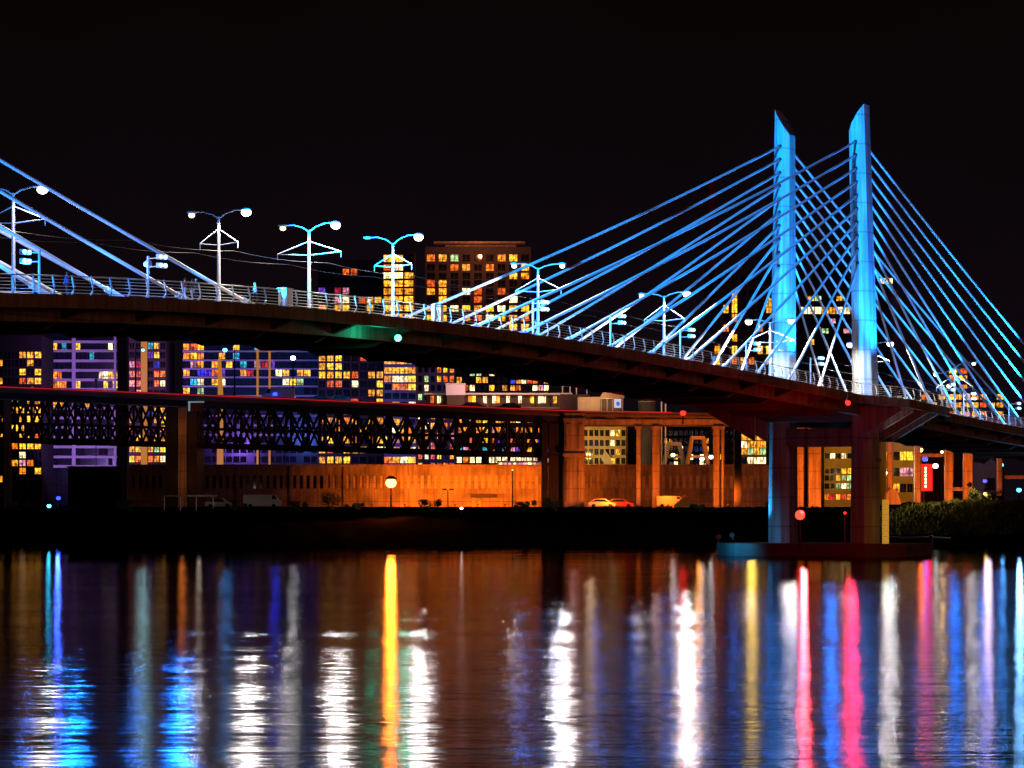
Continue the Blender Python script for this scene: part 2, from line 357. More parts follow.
def legpoly(T, L, ch=.28):
    a, b = L / 2, T / 2; c = ch * T
    return [(a, b - c), (a, -b + c), (a - c, -b), (-a + c, -b), (-a, -b + c), (-a, b - c), (-a + c, b), (a - c, b)]  # (s, t)
def lean(t0, z): return (-.8 if t0 == 0 else .25) * max(0, (z - 21) / 34)
def tower(s0, name_far):
    for t0, sg in ((0, 1), (-10.9, -1)):
        secs = [(0.8, 2.9, 4.3), (17.0, 2.65, 3.9), (21.0, 2.55, 3.7), (36.0, 2.25, 3.3), (55.2, 1.95, 2.9)]
        mb = MB(); k = 8
        for z, T, L in secs:
            for (a, b) in legpoly(T, L):
                zq = z
                if z > 50: zq = 53.7 + 1.6 * sg * b / (T / 2)
                mb.v.append(tuple(P(s0 + a, t0 + b + lean(t0, z), zq)))
        for i in range(len(secs) - 1):
            for j in range(k): mb.f.append((i * k + j, i * k + (j + 1) % k, (i + 1) * k + (j + 1) % k, (i + 1) * k + j)); mb.m.append(0)
        mb.f.append(tuple(range((len(secs) - 1) * k, len(secs) * k))); mb.m.append(0)
        leg = mb.build('tower_leg', M['conc_tower'], bridge)
    dz = deck_z(s0)
    mb = MB(); mb.bbox(s0 - 1.6, s0 + 1.6, -9.8, -1.1, dz - 5.2, dz - 3.0); mb.build('cross_beam', M['conc'], bridge)
    # haunched brackets that carry the widened walkway round each leg
    for t0, sg in ((0, 1), (-10.9, -1)):
        for ds in (-6.5, -2.6, 2.6, 6.5):
            mb = MB(); fn = lambda a, b, h: P(s0 + ds + h, t0 + sg * a, dz + b)
            mb.prism([(1.0, -.47), (7.0, -.47), (7.2, -1.1), (1.0, -4.6)], fn, -.25, .25); mb.build('bracket', M['conc_tower'], bridge)
    mb = MB()
    hexp = [(8, 3), (8, -14), (4.5, -18), (-4.5, -18), (-8, -14), (-8, 3), (-4.5, 7), (4.5, 7)]
    mb.prism([(a * .97, b) for a, b in hexp], lambda a, b, h: P(s0 + a, b, h), -2, 1.55)
    mb.build('pile_cap', M['conc_dk'], bridge)
tower(0, ''); tower(238, '')

def cable(s_top, s_bot, i, t0):
    zt = 50.7 - 1.63 * i
    sg = 1 if s_bot > s_top else -1
    a = P(s_top + sg * 1.35, t0 + lean(t0, zt), zt); b = P(s_bot, t0, deck_z(s_bot) + .15)
    Ln = (a - b).length; sag = .7 * (Ln / 105) ** 2
    pts = []
    for k in range(13):
        u = k / 12; p = a.lerp(b, u); p.z -= 4 * sag * u * (1 - u); pts.append(p)
    mb = MB(); mb.tube(pts, .155, 8)
    c = mb.build('stay_cable', M['cable'], bridge, smooth=True)
    d = (pts[-2] - pts[-1]).normalized()
    mb = MB(); mb.tube([b, b + d * 2.2], .26, 8); mb.build('anchor_sleeve', M['rail'], c)
    mb = MB(); mb.tube([a, a - (a - pts[1]).normalized() * .5], .24, 8); mb.build('saddle_collar', M['steel_dk'], c)
for t0 in (0, -10.9):
    for i in range(10):
        off = 101.2 - 9.54 * i
        cable(0, off, i, t0); cable(0, -off, i, t0); cable(238, 238 - off, i, t0)

# railings: one per side, each leaning post a mesh of its own
def post_mesh(o):
    mb = MB(); pr = [(0, 0), (.16, .25), (.2, .55), (.1, .95), (.0, 1.4)]
    mb.tube([(0, y, z) for y, z in pr], [.07, .085, .085, .07, .055], 6); return mb
def railing(t_in, sg, flip):
    s0, s1, st = -64, 190, 2.35
    mb = MB()
    for hz, r in ((1.34, .05), (.35, .02), (.6, .02), (.85, .02), (1.08, .02), (.12, .03)):
        sl = sorted(set([s0 + st * i for i in range(int((s1 - s0) / st) + 1)] + [-16, -8, 6, 14]))
        mb.tube([P(s, (edge_t(s) - .25 if sg > 0 else -10.9 - edge_t(s) + .25), deck_z(s) + hz) for s in sl], r, 5)
    rl = mb.build('railing', M['rail'], bridge)
    base = None; rest = MB(); n = 0
    pr = [(0, 0), (.16, .25), (.2, .55), (.1, .95), (.0, 1.4)]
    for i in range(int((s1 - s0) / st) + 1):
        s = s0 + st * i; t = (edge_t(s) - .25 if sg > 0 else -10.9 - edge_t(s) + .25); p = P(s, t)
        if i < int((s1 - s0) / st) + 1 - 100:
            rest.tube([P(s, t + sg * a, deck_z(s) + z) for a, z in pr], .07, 6); continue
        if base is None:
            mb = MB(); mb.tube([P(s, t + sg * a, deck_z(s) + z) - p for a, z in pr], [.07, .085, .085, .07, .055], 6)
            base = mb.build('post', M['rail']); base.parent = rl; base.location = p - bridge.location; rl_loc = rl
        else:
            q = base.copy(); COL.objects.link(q); q.parent = rl; q.location = p - bridge.location
    if rest.v: tag(rest.build('post', M['rail'], bridge), kind='stuff').parent = rl
railing(4.5, 1, 1); railing(-15.4, -1, 1)

# ---------------------------------------------------------------- street lamps and overhead line poles on the deck
def street_lamp(s, ytop, yl, yr, ybr, brw, label, near=1.0, far=1.0):
    base = P(s, -5.45); Y = base.y
    o = thing('street_lamp', base, label, 'street lamp', 'double-armed lamps along the bridge')
    zt = zz(ytop, Y)
    mb = MB(); mb.tube([base, (base.x, base.y, zt)], [.17, .11], 8); mb.tube([base, base + Vector((0, 0, .5))], .3, 8); mb.build('pole', M['steel'], o)
    for sg, yy, k in ((1, yr, near), (-1, yl, far)):
        q = P(s, -5.45 + sg * 2.75, 0); q.z = zz(yy, q.y)
        top = Vector((base.x, base.y, zt - .15))
        mid = top.lerp(q, .6); mid.z = q.z + .12
        mb = MB(); mb.tube([top, top.lerp(q, .25) + Vector((0, 0, .35 * (q.z - top.z) + .08)), mid, q + Vector((0, 0, .12))], .06, 6); mb.build('arm', M['steel'], o)
        d = (P(0, 1, 0) - P(0, 0, 0))
        mb = MB(); mb.ball(q + Vector((0, 0, .12)), .42, 1.0, 1.0, .38, 12, 6); h = mb.build('lamp_head', M['steel'], o, smooth=True)
        if k > 0:
            r = .42 if k >= 1 else .26
            mb = MB(); mb.ball(q - Vector((0, 0, .12)), r, 1, 1, .8, 12, 8); mb.build('lens', M['lamp_w'] if k >= 1 else M['lamp_y'], h, smooth=True)
            light('SPOT', q - Vector((0, 0, .62)), LAMP * k, WHITE, .25, q - Vector((0, 0, 10)), 168, .15, o)
            if sg > 0: so = q + Vector((0, -.6, -.45)); light('SPOT', so, LAMP * k * (.1 if s > 150 else .55 if s > 90 else 1.7 if s > 60 else .9 if s > 30 else .12 if s > 0 else .35), WHITE, .3, so + Vector((-so.x * .12, -30, -7)), 38, .2, o)
    zb = zz(ybr, Y)
    for sg in (1, -1):
        e = P(s, -5.45 + sg * brw, zb + .1)
        mb = MB(); mb.tube([(base.x, base.y, zb - .1), e], .055, 6); mb.tube([(base.x, base.y, zt - 1.0), e], .05, 6)
        mb.tube([e, e - Vector((0, 0, .5))], .04, 6); mb.build('line_bracket', M['steel'], o)
LAMP = 5000
street_lamp(162.5, 193, 190, 188, 222, 3.0, 'leftmost double-armed lamp post on the bridge, behind the thick blue cables', 1.0, .0)
street_lamp(134.3, 217, 214, 211, 244, 1.9, 'lamp post right of the outermost left cable, tallest of the two bright ones', 1.6, .35)
street_lamp(119.9, 230, 227, 224, 254, 3.3, 'lamp post with the wide triangular line bracket at mid-span', 1.6, .35)
street_lamp(105.2, 243, 239, 236, 266, 2.0, 'lamp post in front of the brightly lit glass stair tower', 1.5, .0)
street_lamp(76.1, 268, 265, 265, 291, 2.6, 'lamp post where the first right-hand cables cross it', .8, .2)
street_lamp(46.2, 296, 295, 293, 320, 2.4, 'lamp post with the very bright lamp behind the crossing cables', 2.0, .35)
street_lamp(16.8, 322, 321, 320, 342, 3.2, 'lamp post just left of the far tower leg', 3.2, 1.2)
street_lamp(-15.5, 345, 344, 343, 362, 2.6, 'lamp post just right of the nearer tower leg', 3.0, 1.0)
street_lamp(-47.0, 367, 374, 363, 388, 2.6, 'rightmost lamp post, among the back stays', .5, .4)
wire = thing('overhead_wire', P(60, -5.45, deck_z(60) + 5), 'thin overhead tram wires strung above the bridge deck', 'overhead wire')
for sg in (-1, 1):
    mb = MB(); mb.tube([P(s, -5.45 + sg * 2.0, deck_z(s) + 5.1 - .25 * math.sin(math.pi * ((s + 60) % 15) / 15)) for s in [-60 + 3 * i for i in range(84)]], .014, 4)
    mb.build('contact_wire', M['steel_dk'], wire)

# ---------------------------------------------------------------- blue floodlights on posts by the near railing
FP = [(188, -1, 'beyond the left edge'), (171.8, -1, 'leftmost, beside the white-lit cable'), (158.2, 1, 'standing alone between the two thick blue cables'), (95.2, 1, 'in front of the first right-hand lamp post'),
      (78.7, 1, 'second right of mid-span'), (62.3, 1, 'just left of the very bright lamp'), (45.3, 1, 'below the far tower, by the yellow windows'),
      (27.1, 1, 'between the two tower legs'), (-10.5, 1, 'right of the nearer tower leg'), (-24.6, 1, 'at the bend of the widened deck'), (-42.4, 1, 'at the right edge of the picture')]
for s, sg, where in FP:
    tt = edge_t(s) - .9 if s < 20 else 4.0
    b = P(s, tt)
    o = thing('floodlight_post', b, 'short railing post with blue floodlights, ' + where, 'floodlight', 'blue floodlight posts along the railing')
    hgt = 3.2
    mb = MB(); mb.tube([b, b + Vector((0, 0, hgt))], .09, 8); mb.build('pole', M['rail'], o)
    e = P(s, tt + sg * 1.15)
    for k, dz in enumerate((hgt - .2, hgt - .85)):
        h0 = e + Vector((0, 0, dz + .05))
        mb = MB(); mb.tube([b + Vector((0, 0, dz)), h0], .04, 6); mb.build('arm', M['rail'], o)
        for ds in (-.3, .3):
            c = P(s + ds, tt + sg * 1.25, deck_z(s) + dz + .1)
            mb = MB(); mb.bbox(s + ds - .2, s + ds + .2, tt + sg * 1.25 - .17, tt + sg * 1.25 + .17, deck_z(s) + dz - .1, deck_z(s) + dz + .26); hd = mb.build('lamp_head', M['rail'], o)
            mb = MB(); mb.ball(P(s + ds + .06, tt + sg * 1.25 + .17, deck_z(s) + dz + .08), .17, 1, 1, 1, 8, 6); mb.build('lens', M['lamp_b'], hd, smooth=True)
    pw = 1500 if s < 150 else 3500
    light('POINT', P(s, 2.6, deck_z(s) + hgt - 1.2), pw * .3, (.02, .22, 1), .25, parent=o)
    sp_ = P(s, max(tt, 4.8) + 1.9, deck_z(s) + hgt - .5); light('SPOT', sp_, pw * (3.4 if s > 150 else .2 if s > 40 else 1.8), (.005, .20, 1), .3, sp_ + Vector((S_ * 6, -C_ * 6 - 1.5, -1)), 124, .2, o)

# uplights that wash the cables and tower legs in blue
def flood(name, loc, aim, power, col, size, label, blend=.6, rad=.4):
    o = thing(name, loc, label, 'floodlight')
    loc = Vector(loc); d = (Vector(aim) - loc).normalized()
    mb = MB(); mb.tube([loc - d * .55, loc - d * .15], [.2, .34], 10); mb.tube([loc - d * .35, loc - Vector((0, 0, .75))], .06, 6); mb.build('housing', M['steel'], o)
    light('SPOT', loc, power, col, rad, aim, size, blend, o)
    return o
Z = lambda s, dz: deck_z(s) + dz
flood('floodlight', P(156.6, 3.0, Z(156, 2.7)), P(10, -5, 46), 3300000, (.003, .28, 1), 27, 'added powerful blue cable floodlight beside the lone floodlight post, aimed at the far tower')  # added to spread blue evenly over the far cables
flood('floodlight', P(-60, 3.0, Z(-60, 2.6)), P(-26, -2, 40), 90000, (.006, .30, 1), 110, 'added blue cable floodlight beyond the right edge, aimed at the back stays')  # added out of view to boost blue on the back stays
flood('floodlight', P(-33, 3.2, Z(-33, 1.2)), P(-17, -3, 46), 32000, (.004, .28, 1), 100, 'added low blue cable floodlight among the back stays', rad=.3)  # added to turn the back stays bluer
flood('floodlight', P(52, 3.2, Z(52, 1.2)), P(40, -3, 46), 14000, (.004, .26, 1), 100, 'added low blue cable floodlight near the very bright lamp', rad=.3)  # added for more blue on the middle cables
flood('floodlight', P(205, 3.0, Z(205, 2.2)), P(178, -3, 38), 170000, (.006, .24, 1), 110, 'blue cable floodlight off the left edge, aimed at the left cables')
for t0, tn in ((0, 'nearer'), (-10.9, 'farther')):
    flood('floodlight', P(8.5, t0 + .8, Z(0, 1.0)), P(.9, t0, 44), 34000, (.015, .33, 1), 42, 'blue uplight on the deck at the foot of the %s tower leg, river side' % tn)
    flood('floodlight', P(.5, t0 + 4.6, Z(0, 1.0)), P(0, t0 + .6, 46), 90000, (.002, .20, 1), 50, 'blue uplight outside the %s tower leg' % tn)
flood('floodlight', P(1.0, -17.2, 2.7), P(1.5, -12.2, 8), 7000, (.02, .42, 1), 52, 'blue light standing on the pile cap by the farther column')
flood('floodlight', P(-12, 9.0, 9), P(-4, 4, 19), 900, (.2, .7, 1), 50, 'pale blue light under the widened deck beside the nearer column')
flood('floodlight', P(3.4, 3.2, 12), P(4, 6.5, 18), 300, (1, .8, .75), 60, 'small white light under the walkway bracket')

# ---------------------------------------------------------------- navigation lights
def nav(px, py, t, m, col, power, label, r=.3, below=0, hang=True, lp=None):
    s, p = PZ(px, py, t)
    o = thing('navigation_light', p, label, 'navigation light')
    mb = MB()
    if hang: mb.tube([p + Vector((0, 0, .35)), p + Vector((0, 0, 1.3))], .06, 6); mb.tube([p + Vector((0, 0, .28)), p + Vector((0, 0, .5))], [.3, .18], 10)
    else: mb.tube([p - Vector((0, 0, .3)), (p.x, p.y, 1.5)], .1, 8); mb.tube([p - Vector((0, 0, .25)), p - Vector((0, 0, .5))], [.3, .18], 10)
    mb.build('bracket', M['steel_dk'], o)
    mb = MB(); mb.ball(p, r, 1, 1, 1, 12, 8); mb.build('lantern', m, o, smooth=True)
    d = Vector((p.x, p.y, 0)).normalized() * -.75
    light('SPOT', p + Vector((.5 * S_, -.5 * C_, 0)) + d * .5, power, col, .3, p + Vector((20 * S_, -20 * C_, -4)) + d * 22, 150, .2, o)
    return p
nav(398, 338, 5.3, M['lamp_g'], (.02, 1, .55), 500, 'green navigation light hanging under the bridge at mid-span')
nav(848, 403, edge_t(0) + .2, M['lamp_r'], (1, .008, .06), 5500, 'red navigation light on the deck edge beside the nearer column')
nav(800, 515, 5.0, M['lamp_rr'], (1, .04, .05), 8000, 'brightest red navigation light, on a post on the pile cap', .55, hang=False)
nav(845, 513, 7.5, M['lamp_r'], RED, 20, 'tiny red light low beside the nearer column', .15, hang=False)

light('POINT', PZ(848, 406, edge_t(0) + .9)[1], 60, (1, .01, .02), .2, parent=bridge); light('POINT', PZ(804, 515, 5.6)[1] + Vector((0, 0, .6)), 1700, (1, .01, .01), .2, parent=bridge)
light('POINT', PZ(372, 335, 3.9)[1], 130, (.01, 1, .50), .2, parent=bridge)
flood('floodlight', P(11.5, -14.5, 2.3), P(7, -15.5, .8), 900, (.02, .45, 1), 130, 'small blue light at the left end of the pile cap', rad=.2)
# tide gauge board on the nearer column
p = P(-1.5, 1.9, 0); p = at(885.5, 500, 370.2)
g = thing('gauge_board', (p.x, p.y, 1.4), 'narrow yellow depth gauge board standing on the nearer pier', 'depth gauge')
mb = MB(); mb.box(p.x - .4, p.x + .4, p.y - .06, p.y + .06, 1.5, 6.9); mb.build('board', M['gauge'], g)
mb = MB()
for k in range(16): mb.box(p.x - .38, p.x + (-.1 if k % 2 else .2), p.y - .09, p.y - .062, 1.75 + k * .33, 1.78 + k * .33)
mb.build('scale_marks', M['black'], g)

# ---------------------------------------------------------------- people on the walkway
def skin(name, pts, edges, rad, m, parent, root=0):
    me = bpy.data.meshes.new(name); me.from_pydata([Vector(q) for q in pts], edges, []); me.materials.append(m)
    o = bpy.data.objects.new(name, me); COL.objects.link(o)
    md = o.modifiers.new('skin', 'SKIN'); md.use_smooth_shade = True
    for i, v in enumerate(me.skin_vertices[0].data): v.radius = (rad[i], rad[i]); v.use_root = (i == root)
    o.modifiers.new('sub', 'SUBSURF').levels = 1; o.modifiers['sub'].render_levels = 1
    if parent: o.parent = parent
    WO[o.name] = Vector((0, 0, 0)); return o
SKINC = mat('skin', (.45, .28, .2), .6); HAIR = mat('dark_hair', (.02, .015, .01), .7)
def person(s, t, face, label, top, trousers, h=1.72, stride=.12):
    k = h / 1.72; b = P(s, t)
    pts = [(0, 0, .95), (0, 0, 1.12), (0, 0, 1.32), (0, 0, 1.47), (0, .01, 1.56), (0, .02, 1.66),
           (.1, 0, .9), (.11, stride, .5), (.11, -stride * .3, .09), (.11, .14 - stride * .3, .04),
           (-.1, 0, .9), (-.11, -stride * .4, .5), (-.11, -stride * 1.6, .10), (-.11, .14 - stride * 1.6, .04),
           (.19, 0, 1.4), (.24, -.03, 1.13), (.23, .1, .9), (.22, .13, .82), (-.19, 0, 1.4), (-.24, .03, 1.13), (-.23, .14, .92), (-.22, .17, .84)]
    rad = [.13, .12, .14, .06, .07, .09, .09, .06, .045, .035, .09, .06, .045, .035, .055, .042, .033, .025, .055, .042, .033, .025]
    ed = [(0, 1), (1, 2), (2, 3), (3, 4), (4, 5), (0, 6), (6, 7), (7, 8), (8, 9), (0, 10), (10, 11), (11, 12), (12, 13), (2, 14), (14, 15), (15, 16), (16, 17), (2, 18), (18, 19), (19, 20), (20, 21)]
    o = skin('person', [(x * k, y * k, z * k) for x, y, z in pts], ed, [r * k for r in rad], SKINC, None)
    o.location = b + Vector((0, 0, .02)); o.rotation_euler = (0, 0, face); tag(o, label, 'person', 'people on the bridge walkway')
    ti = [0, 1, 2, 14, 15, 16, 18, 19, 20]; mp = {a: i for i, a in enumerate(ti)}
    skin('jacket', [tuple(c * k for c in pts[i]) for i in ti], [(0, 1), (1, 2), (2, 3), (3, 4), (4, 5), (2, 6), (6, 7), (7, 8)], [(rad[i] + .02) * k for i in ti], top, o)
    ti = [0, 6, 7, 8, 10, 11, 12]
    skin('trousers', [tuple(c * k for c in pts[i]) for i in ti], [(0, 1), (1, 2), (2, 3), (0, 4), (4, 5), (5, 6)], [(rad[i] + .015) * k for i in ti], trousers, o)
    mb = MB(); mb.ball((0, -.02 * k, 1.69 * k), .105 * k, 1, 1, .95, 10, 6); hr = mb.build('hair', HAIR, smooth=True); hr.parent = o
DK = mat('dark_cloth', (.03, .03, .05), .9); WHC = mat('white_cloth', (.7, .68, .66), .9); REDC = mat('red_cloth', (.45, .06, .05), .9); BLC = mat('blue_cloth', (.05, .1, .4), .9)
person(s_of(185, 3), 3, 1.2, 'person in a red and pale top, leftmost of the close group on the bridge', REDC, WHC)
person(s_of(191, 3), 3.1, 1.0, 'person in dark jacket and pale trousers, middle of the close group', DK, WHC, 1.68)
person(s_of(198, 3), 2.8, .8, 'person all in dark clothes, right of the close group', DK, DK, 1.76)
person(s_of(255, 3), 3, -1.0, 'person in dark red walking alone at the foot of the thickest cable', REDC, DK, 1.8, .2)
person(s_of(68, 3), 2.9, 1.2, 'person in blue at the far left of the walkway', BLC, DK, 1.65)

# cabinets and display panels on the walkway
def cabinet(px, w_, label, gap=0):
    s = s_of(px, 3.2); b = P(s, 3.2)
    o = thing('cabinet', b, label, 'cabinet')
    if not gap:
        mb = MB(); mb.bbox(s - w_, s + w_, 2.9, 3.6, deck_z(s), deck_z(s) + 1.55); mb.build('housing', M['white'], o)
        mb = MB(); mb.bbox(s - w_ - .06, s + w_ + .06, 2.84, 3.66, deck_z(s) + 1.56, deck_z(s) + 1.63); mb.build('cap', M['rail'], o)
        mb = MB(); mb.bbox(s - w_ + .1, s + w_ - .1, 3.61, 3.64, deck_z(s) + .2, deck_z(s) + 1.4); mb.build('door', M['rail'], o)
    else:
        for q in (-gap, gap):
            mb = MB(); mb.bbox(s + q - w_, s + q + w_, 3.1, 3.4, deck_z(s), deck_z(s) + 1.7); mb.build('panel', M['white'], o)
        mb = MB(); mb.bbox(s - gap, s + gap, 3.15, 3.35, deck_z(s) + 1.71, deck_z(s) + 1.78); mb.build('cap', M['rail'], o)
cabinet(285, .55, 'white equipment cabinet by the railing left of the wide lamp post')
cabinet(437, .22, 'pair of upright white panels beside the first right-hand cable', .6)

# ---------------------------------------------------------------- buildings
def facade(name, label, cat, px0, px1, ptop, Y, rows, ncol, wall, depth=16, pier=.22, base=5.4, group=None, glassm='glass', proud=.3, spand=None, wname='window', frame=None):
    x0, x1, zt = xx(px0, Y), xx(px1, Y), zz(ptop, Y)
    o = thing(name, ((x0 + x1) / 2, Y, base), label, cat, group)
    mb = MB(); mb.box(x0 + .05, x1 - .05, Y + .02, Y + depth, base, zt)
    mb.build('core', M['dark'] if wall is not M['dark'] else wall, o)
    cw = (x1 - x0) / ncol; pw = cw * pier
    fr = MB()      # masonry grid proud of the panes: spandrels and piers, side and top
    edges = []
    for (yc, hh, _) in rows:
        edges.append((zz(yc + hh, Y), zz(yc - hh, Y)))
    edges.sort()
    zlow = base
    for (a, b) in edges:
        if a > zlow + .02: fr.box(x0, x1, Y - proud, Y + .01, zlow, a)
        zlow = max(zlow, b)
    if zt > zlow: fr.box(x0, x1, Y - proud, Y + .01, zlow, zt + .5)
    for (a, b) in edges:
        for c in range(ncol + 1):
            xa = x0 + c * cw - pw / 2; xb = xa + pw
            xa, xb = max(xa, x0), min(xb, x1)
            fr.box(xa, xb, Y - proud + .03, Y + .01, a + .001, b - .001)
    fr.box(x0 + .02, x0 + .3, Y + .01, Y + depth, base, zt + .5); fr.box(x1 - .3, x1 - .02, Y + .01, Y + depth, base, zt + .5)
    fr.box(x0 + .3, x1 - .3, Y + depth - .3, Y + depth - .01, base, zt + .5); fr.build('wall', wall, o)
    n = 0; rest = MB()
    for (yc, hh, st) in rows:
        a, b = zz(yc + hh, Y), zz(yc - hh, Y)
        for c in range(ncol):
            ch = st[c] if c < len(st) else ' '
            if ch in ' .' and yc > 340 and Y > 610 and name != 'tower_block' and name != 'office_tower' and random.random() < (.30 if yc > 398 else .10): ch = random.choice('yyooywpyoc')
            if ch == ' ': ch = '.'
            xa, xb = x0 + c * cw + pw / 2, x0 + (c + 1) * cw - pw / 2
            if n >= 100 and ch == '.': rest.box(xa, xb, Y - .10, Y - .02, a, b); continue
            if n >= 100: continue
            mb = MB(); mb.box(xa, xb, Y - .10, Y - .02, a, b); mb.cur = 1
            xm = (xa + xb) / 2; q = min(.06, (xb - xa) * .05)
            mb.box(xm - q, xm + q, Y - .16, Y - .101, a, b)
            if b - a > 1.2: mb.box(xa, xb, Y - .15, Y - .102, a + (b - a) * .3 - .04, a + (b - a) * .3 + .04)
            mb.build(wname, [M[WC[ch]] if ch != '.' else M[glassm], M['mull']], o); n += 1
    if rest.v: tag(rest.build(wname, M[glassm], o), kind='stuff')
    return o, x0, x1, zt

def rnd(n, chars='yyyoow', p=.5, seed=0):
    r = random.Random(seed); return ''.join(r.choice(chars) if r.random() < p else '.' for _ in range(n))

# upper skyline, left of the towers
o, x0, x1, zt = facade('apartment_building', 'grey-violet apartment block with scattered lit windows under a long orange-lit roof edge', 'building', 425, 531, 249, 712, [
    (258, 3.4, 'oyg...oy.'), (267.5, 3.2, '..oy.o..y'), (276, 3.0, '.......yo'), (283.5, 3.2, 'oy......'), (291.5, 3.2, 'yy.wo.o..'), (299.5, 3.2, '.y..o..w.'),
    (308.5, 3.0, 'oywyyywyy'), (318, 3, 'yy.yowyyo'), (327, 3, '..y.o..yy'), (336, 3, 'y..y..y..')], 9, M['grey'], pier=.35)
rf = MB(); rf.box(xx(434, 712), xx(525, 712), 708.5, 724, zz(244.6, 712), zz(242.6, 712)); rf.box(xx(445, 712), xx(516, 712), 713, 724, zt + .5, zz(244.6, 712)); rf.build('roof', M['conc'], o)
light('SPOT', (xx(480, 712), 700, zz(252, 712)), 3500, (1, .25, .08), .5, (xx(478, 712), 712, zz(236, 712)), 150, .5, o)
facade('stair_tower', 'narrow glass stair tower with every storey brightly lit yellow', 'building', 383, 414, 253, 700, [
    (258.5, 3.4, 'yy.'), (267.5, 3.0, 'ow.'), (275.5, 3.0, 'wwy'), (283.5, 3.0, 'yyy'), (291.5, 3.0, 'yyy'), (299.5, 3.2, 'yyy'), (308, 3, 'yyy'), (317, 3, 'yyy'), (326, 3, 'yyy')], 3, M['brown'], pier=.16)
facade('office_block', 'low dark violet block with a few orange windows left of the glass stair tower', 'building', 318, 382, 262, 720, [
    (272, 3, '...oo...'), (281, 3, '........'), (291, 3.2, 'v.rp....'), (300, 3, '..pw.oyy'), (308, 3, 'o.yy..y.'), (318, 3, 'yyoyyyoy')], 8, M['grey'])
facade('tower_block', 'brown high-rise with yellow windows left of the farther tower leg', 'building', 713, 773, 271, 700, [
    (280, 3.5, '.......'), (294, 3.5, '..y....'), (302, 3.5, '..y...y'), (309, 4, '.yy...y'), (318, 4, '..y....'), (328, 3.5, '.o...o.'), (338, 3.5, '..y....'), (350, 4.0, 'o.y..yy'), (361, 3.5, 'y.oyo.y')], 7, M['brown'], pier=.4)
o, x0, x1, zt = facade('office_tower', 'dark office tower with three brightly lit storeys seen between the bridge tower legs', 'building', 786, 893, 272, 720, [
    (281, 2.8, '.............ww'), (290, 2.6, '...............'), (298.5, 2.4, '...yg..y.......'), (310.5, 3.4, '..wwwyywwyw....'), (321, 2.4, '......p........'), (331, 2.4, '.....g..p......'),
    (342, 2.6, '...y..........ww'), (353.5, 4.2, 'wwwwwwwwwwww.ww'), (367, 2.8, '.y.y.gy...y....'), (377, 3.0, 'ywwwwywwwywwyww'), (386, 2, '..y.y..........')], 15, M['dark'], pier=.14)
mb = MB(); mb.box(xx(820, 720), xx(860, 720), 724, 734, zt + .5, zt + 3.2); mb.build('plant_room', M['dark'], o)
def chimney(px0, px1, ptop, Y, label, m, taper=.8):
    xc = (xx(px0, Y) + xx(px1, Y)) / 2; r = (xx(px1, Y) - xx(px0, Y)) / 2; zt = zz(ptop, Y)
    o = thing('chimney', (xc, Y, 5.4), label, 'chimney')
    mb = MB(); mb.tube([(xc, Y, 5.4), (xc, Y, zt)], [r, r * taper], 16); mb.build('shaft', m, o, smooth=False)
    mb = MB(); mb.tube([(xc, Y, zt + .01), (xc, Y, zt + .8)], [r * taper * 1.1, r * taper * 1.1], 16); mb.build('rim', M['dark'], o)
    for k in range(4):
        z = 5.4 + (zt - 5.4) * (k + 1) / 5; rr = r * (1 + (taper - 1) * (k + 1) / 5)
        mb = MB(); mb.tube([(xc, Y, z), (xc, Y, z + .35)], [rr + .08, rr + .08], 16); mb.build('band', M['steel_dk'], o)
    return o
REDB = mat('red_brick', (.24, .06, .04), .9, noise=.3, nscale=.5)
chimney(890, 899, 290, 690, 'slender reddish chimney right of the nearer tower leg', REDB)
chimney(703, 717, 182, 760, 'tall faint red chimney rising behind the stay cables', REDB, .75)
facade('small_block', 'small block with an orange window cluster behind the back stays', 'building', 948, 968, 366, 650, [(371, 2.6, 'yo'), (378, 2.6, 'oy'), (387, 2.4, '.o')], 2, M['brown'])
facade('low_block', 'low block of yellow-lit windows just above the walkway at the right', 'building', 921, 1004, 391, 640, [(397, 2.6, 'o.yyy..o.y'), (405, 2.4, 'yy.oy.yo.y'), (414, 2.6, 'oyyoy.yo.y')], 10, M['brown'])
def poi(px, py, Y, m, col, power, label, r=.5, name='street_lamp', cat='street lamp', zb=5.5, arm=0, spot=False, group=None):
    p = at(px, py, Y); o = thing(name, (p.x + arm, Y, zb), label, cat, group)
    mb = MB(); mb.tube([(p.x + arm, Y, zb), (p.x + arm, Y, p.z + .2)], [.14, .09], 8)
    if arm: mb.tube([(p.x + arm, Y, p.z + .15), (p.x, Y, p.z + .45)], .06, 6)
    mb.build('pole', M['black'], o)
    mb = MB(); mb.tube([(p.x, Y, p.z + r * .7), (p.x, Y, p.z + r * 1.3)], [r * 1.15, r * .5], 12); mb.build('lamp_head', M['steel_dk'], o)
    mb = MB(); mb.ball(p, r, 1, 1, .9, 12, 8); mb.build('lens', m, o, smooth=True)
    if power: light('SPOT', p + Vector((0, -r - .4, -.1)), power, col, r * .8, p + Vector((0, -30, -4)), 165, .2, o)
    return o
poi(949, 386, 560, M['lamp_y'], WHITE, 3000, 'yellowish street lamp glowing among the right-hand back stays', .42, zb=5.6)

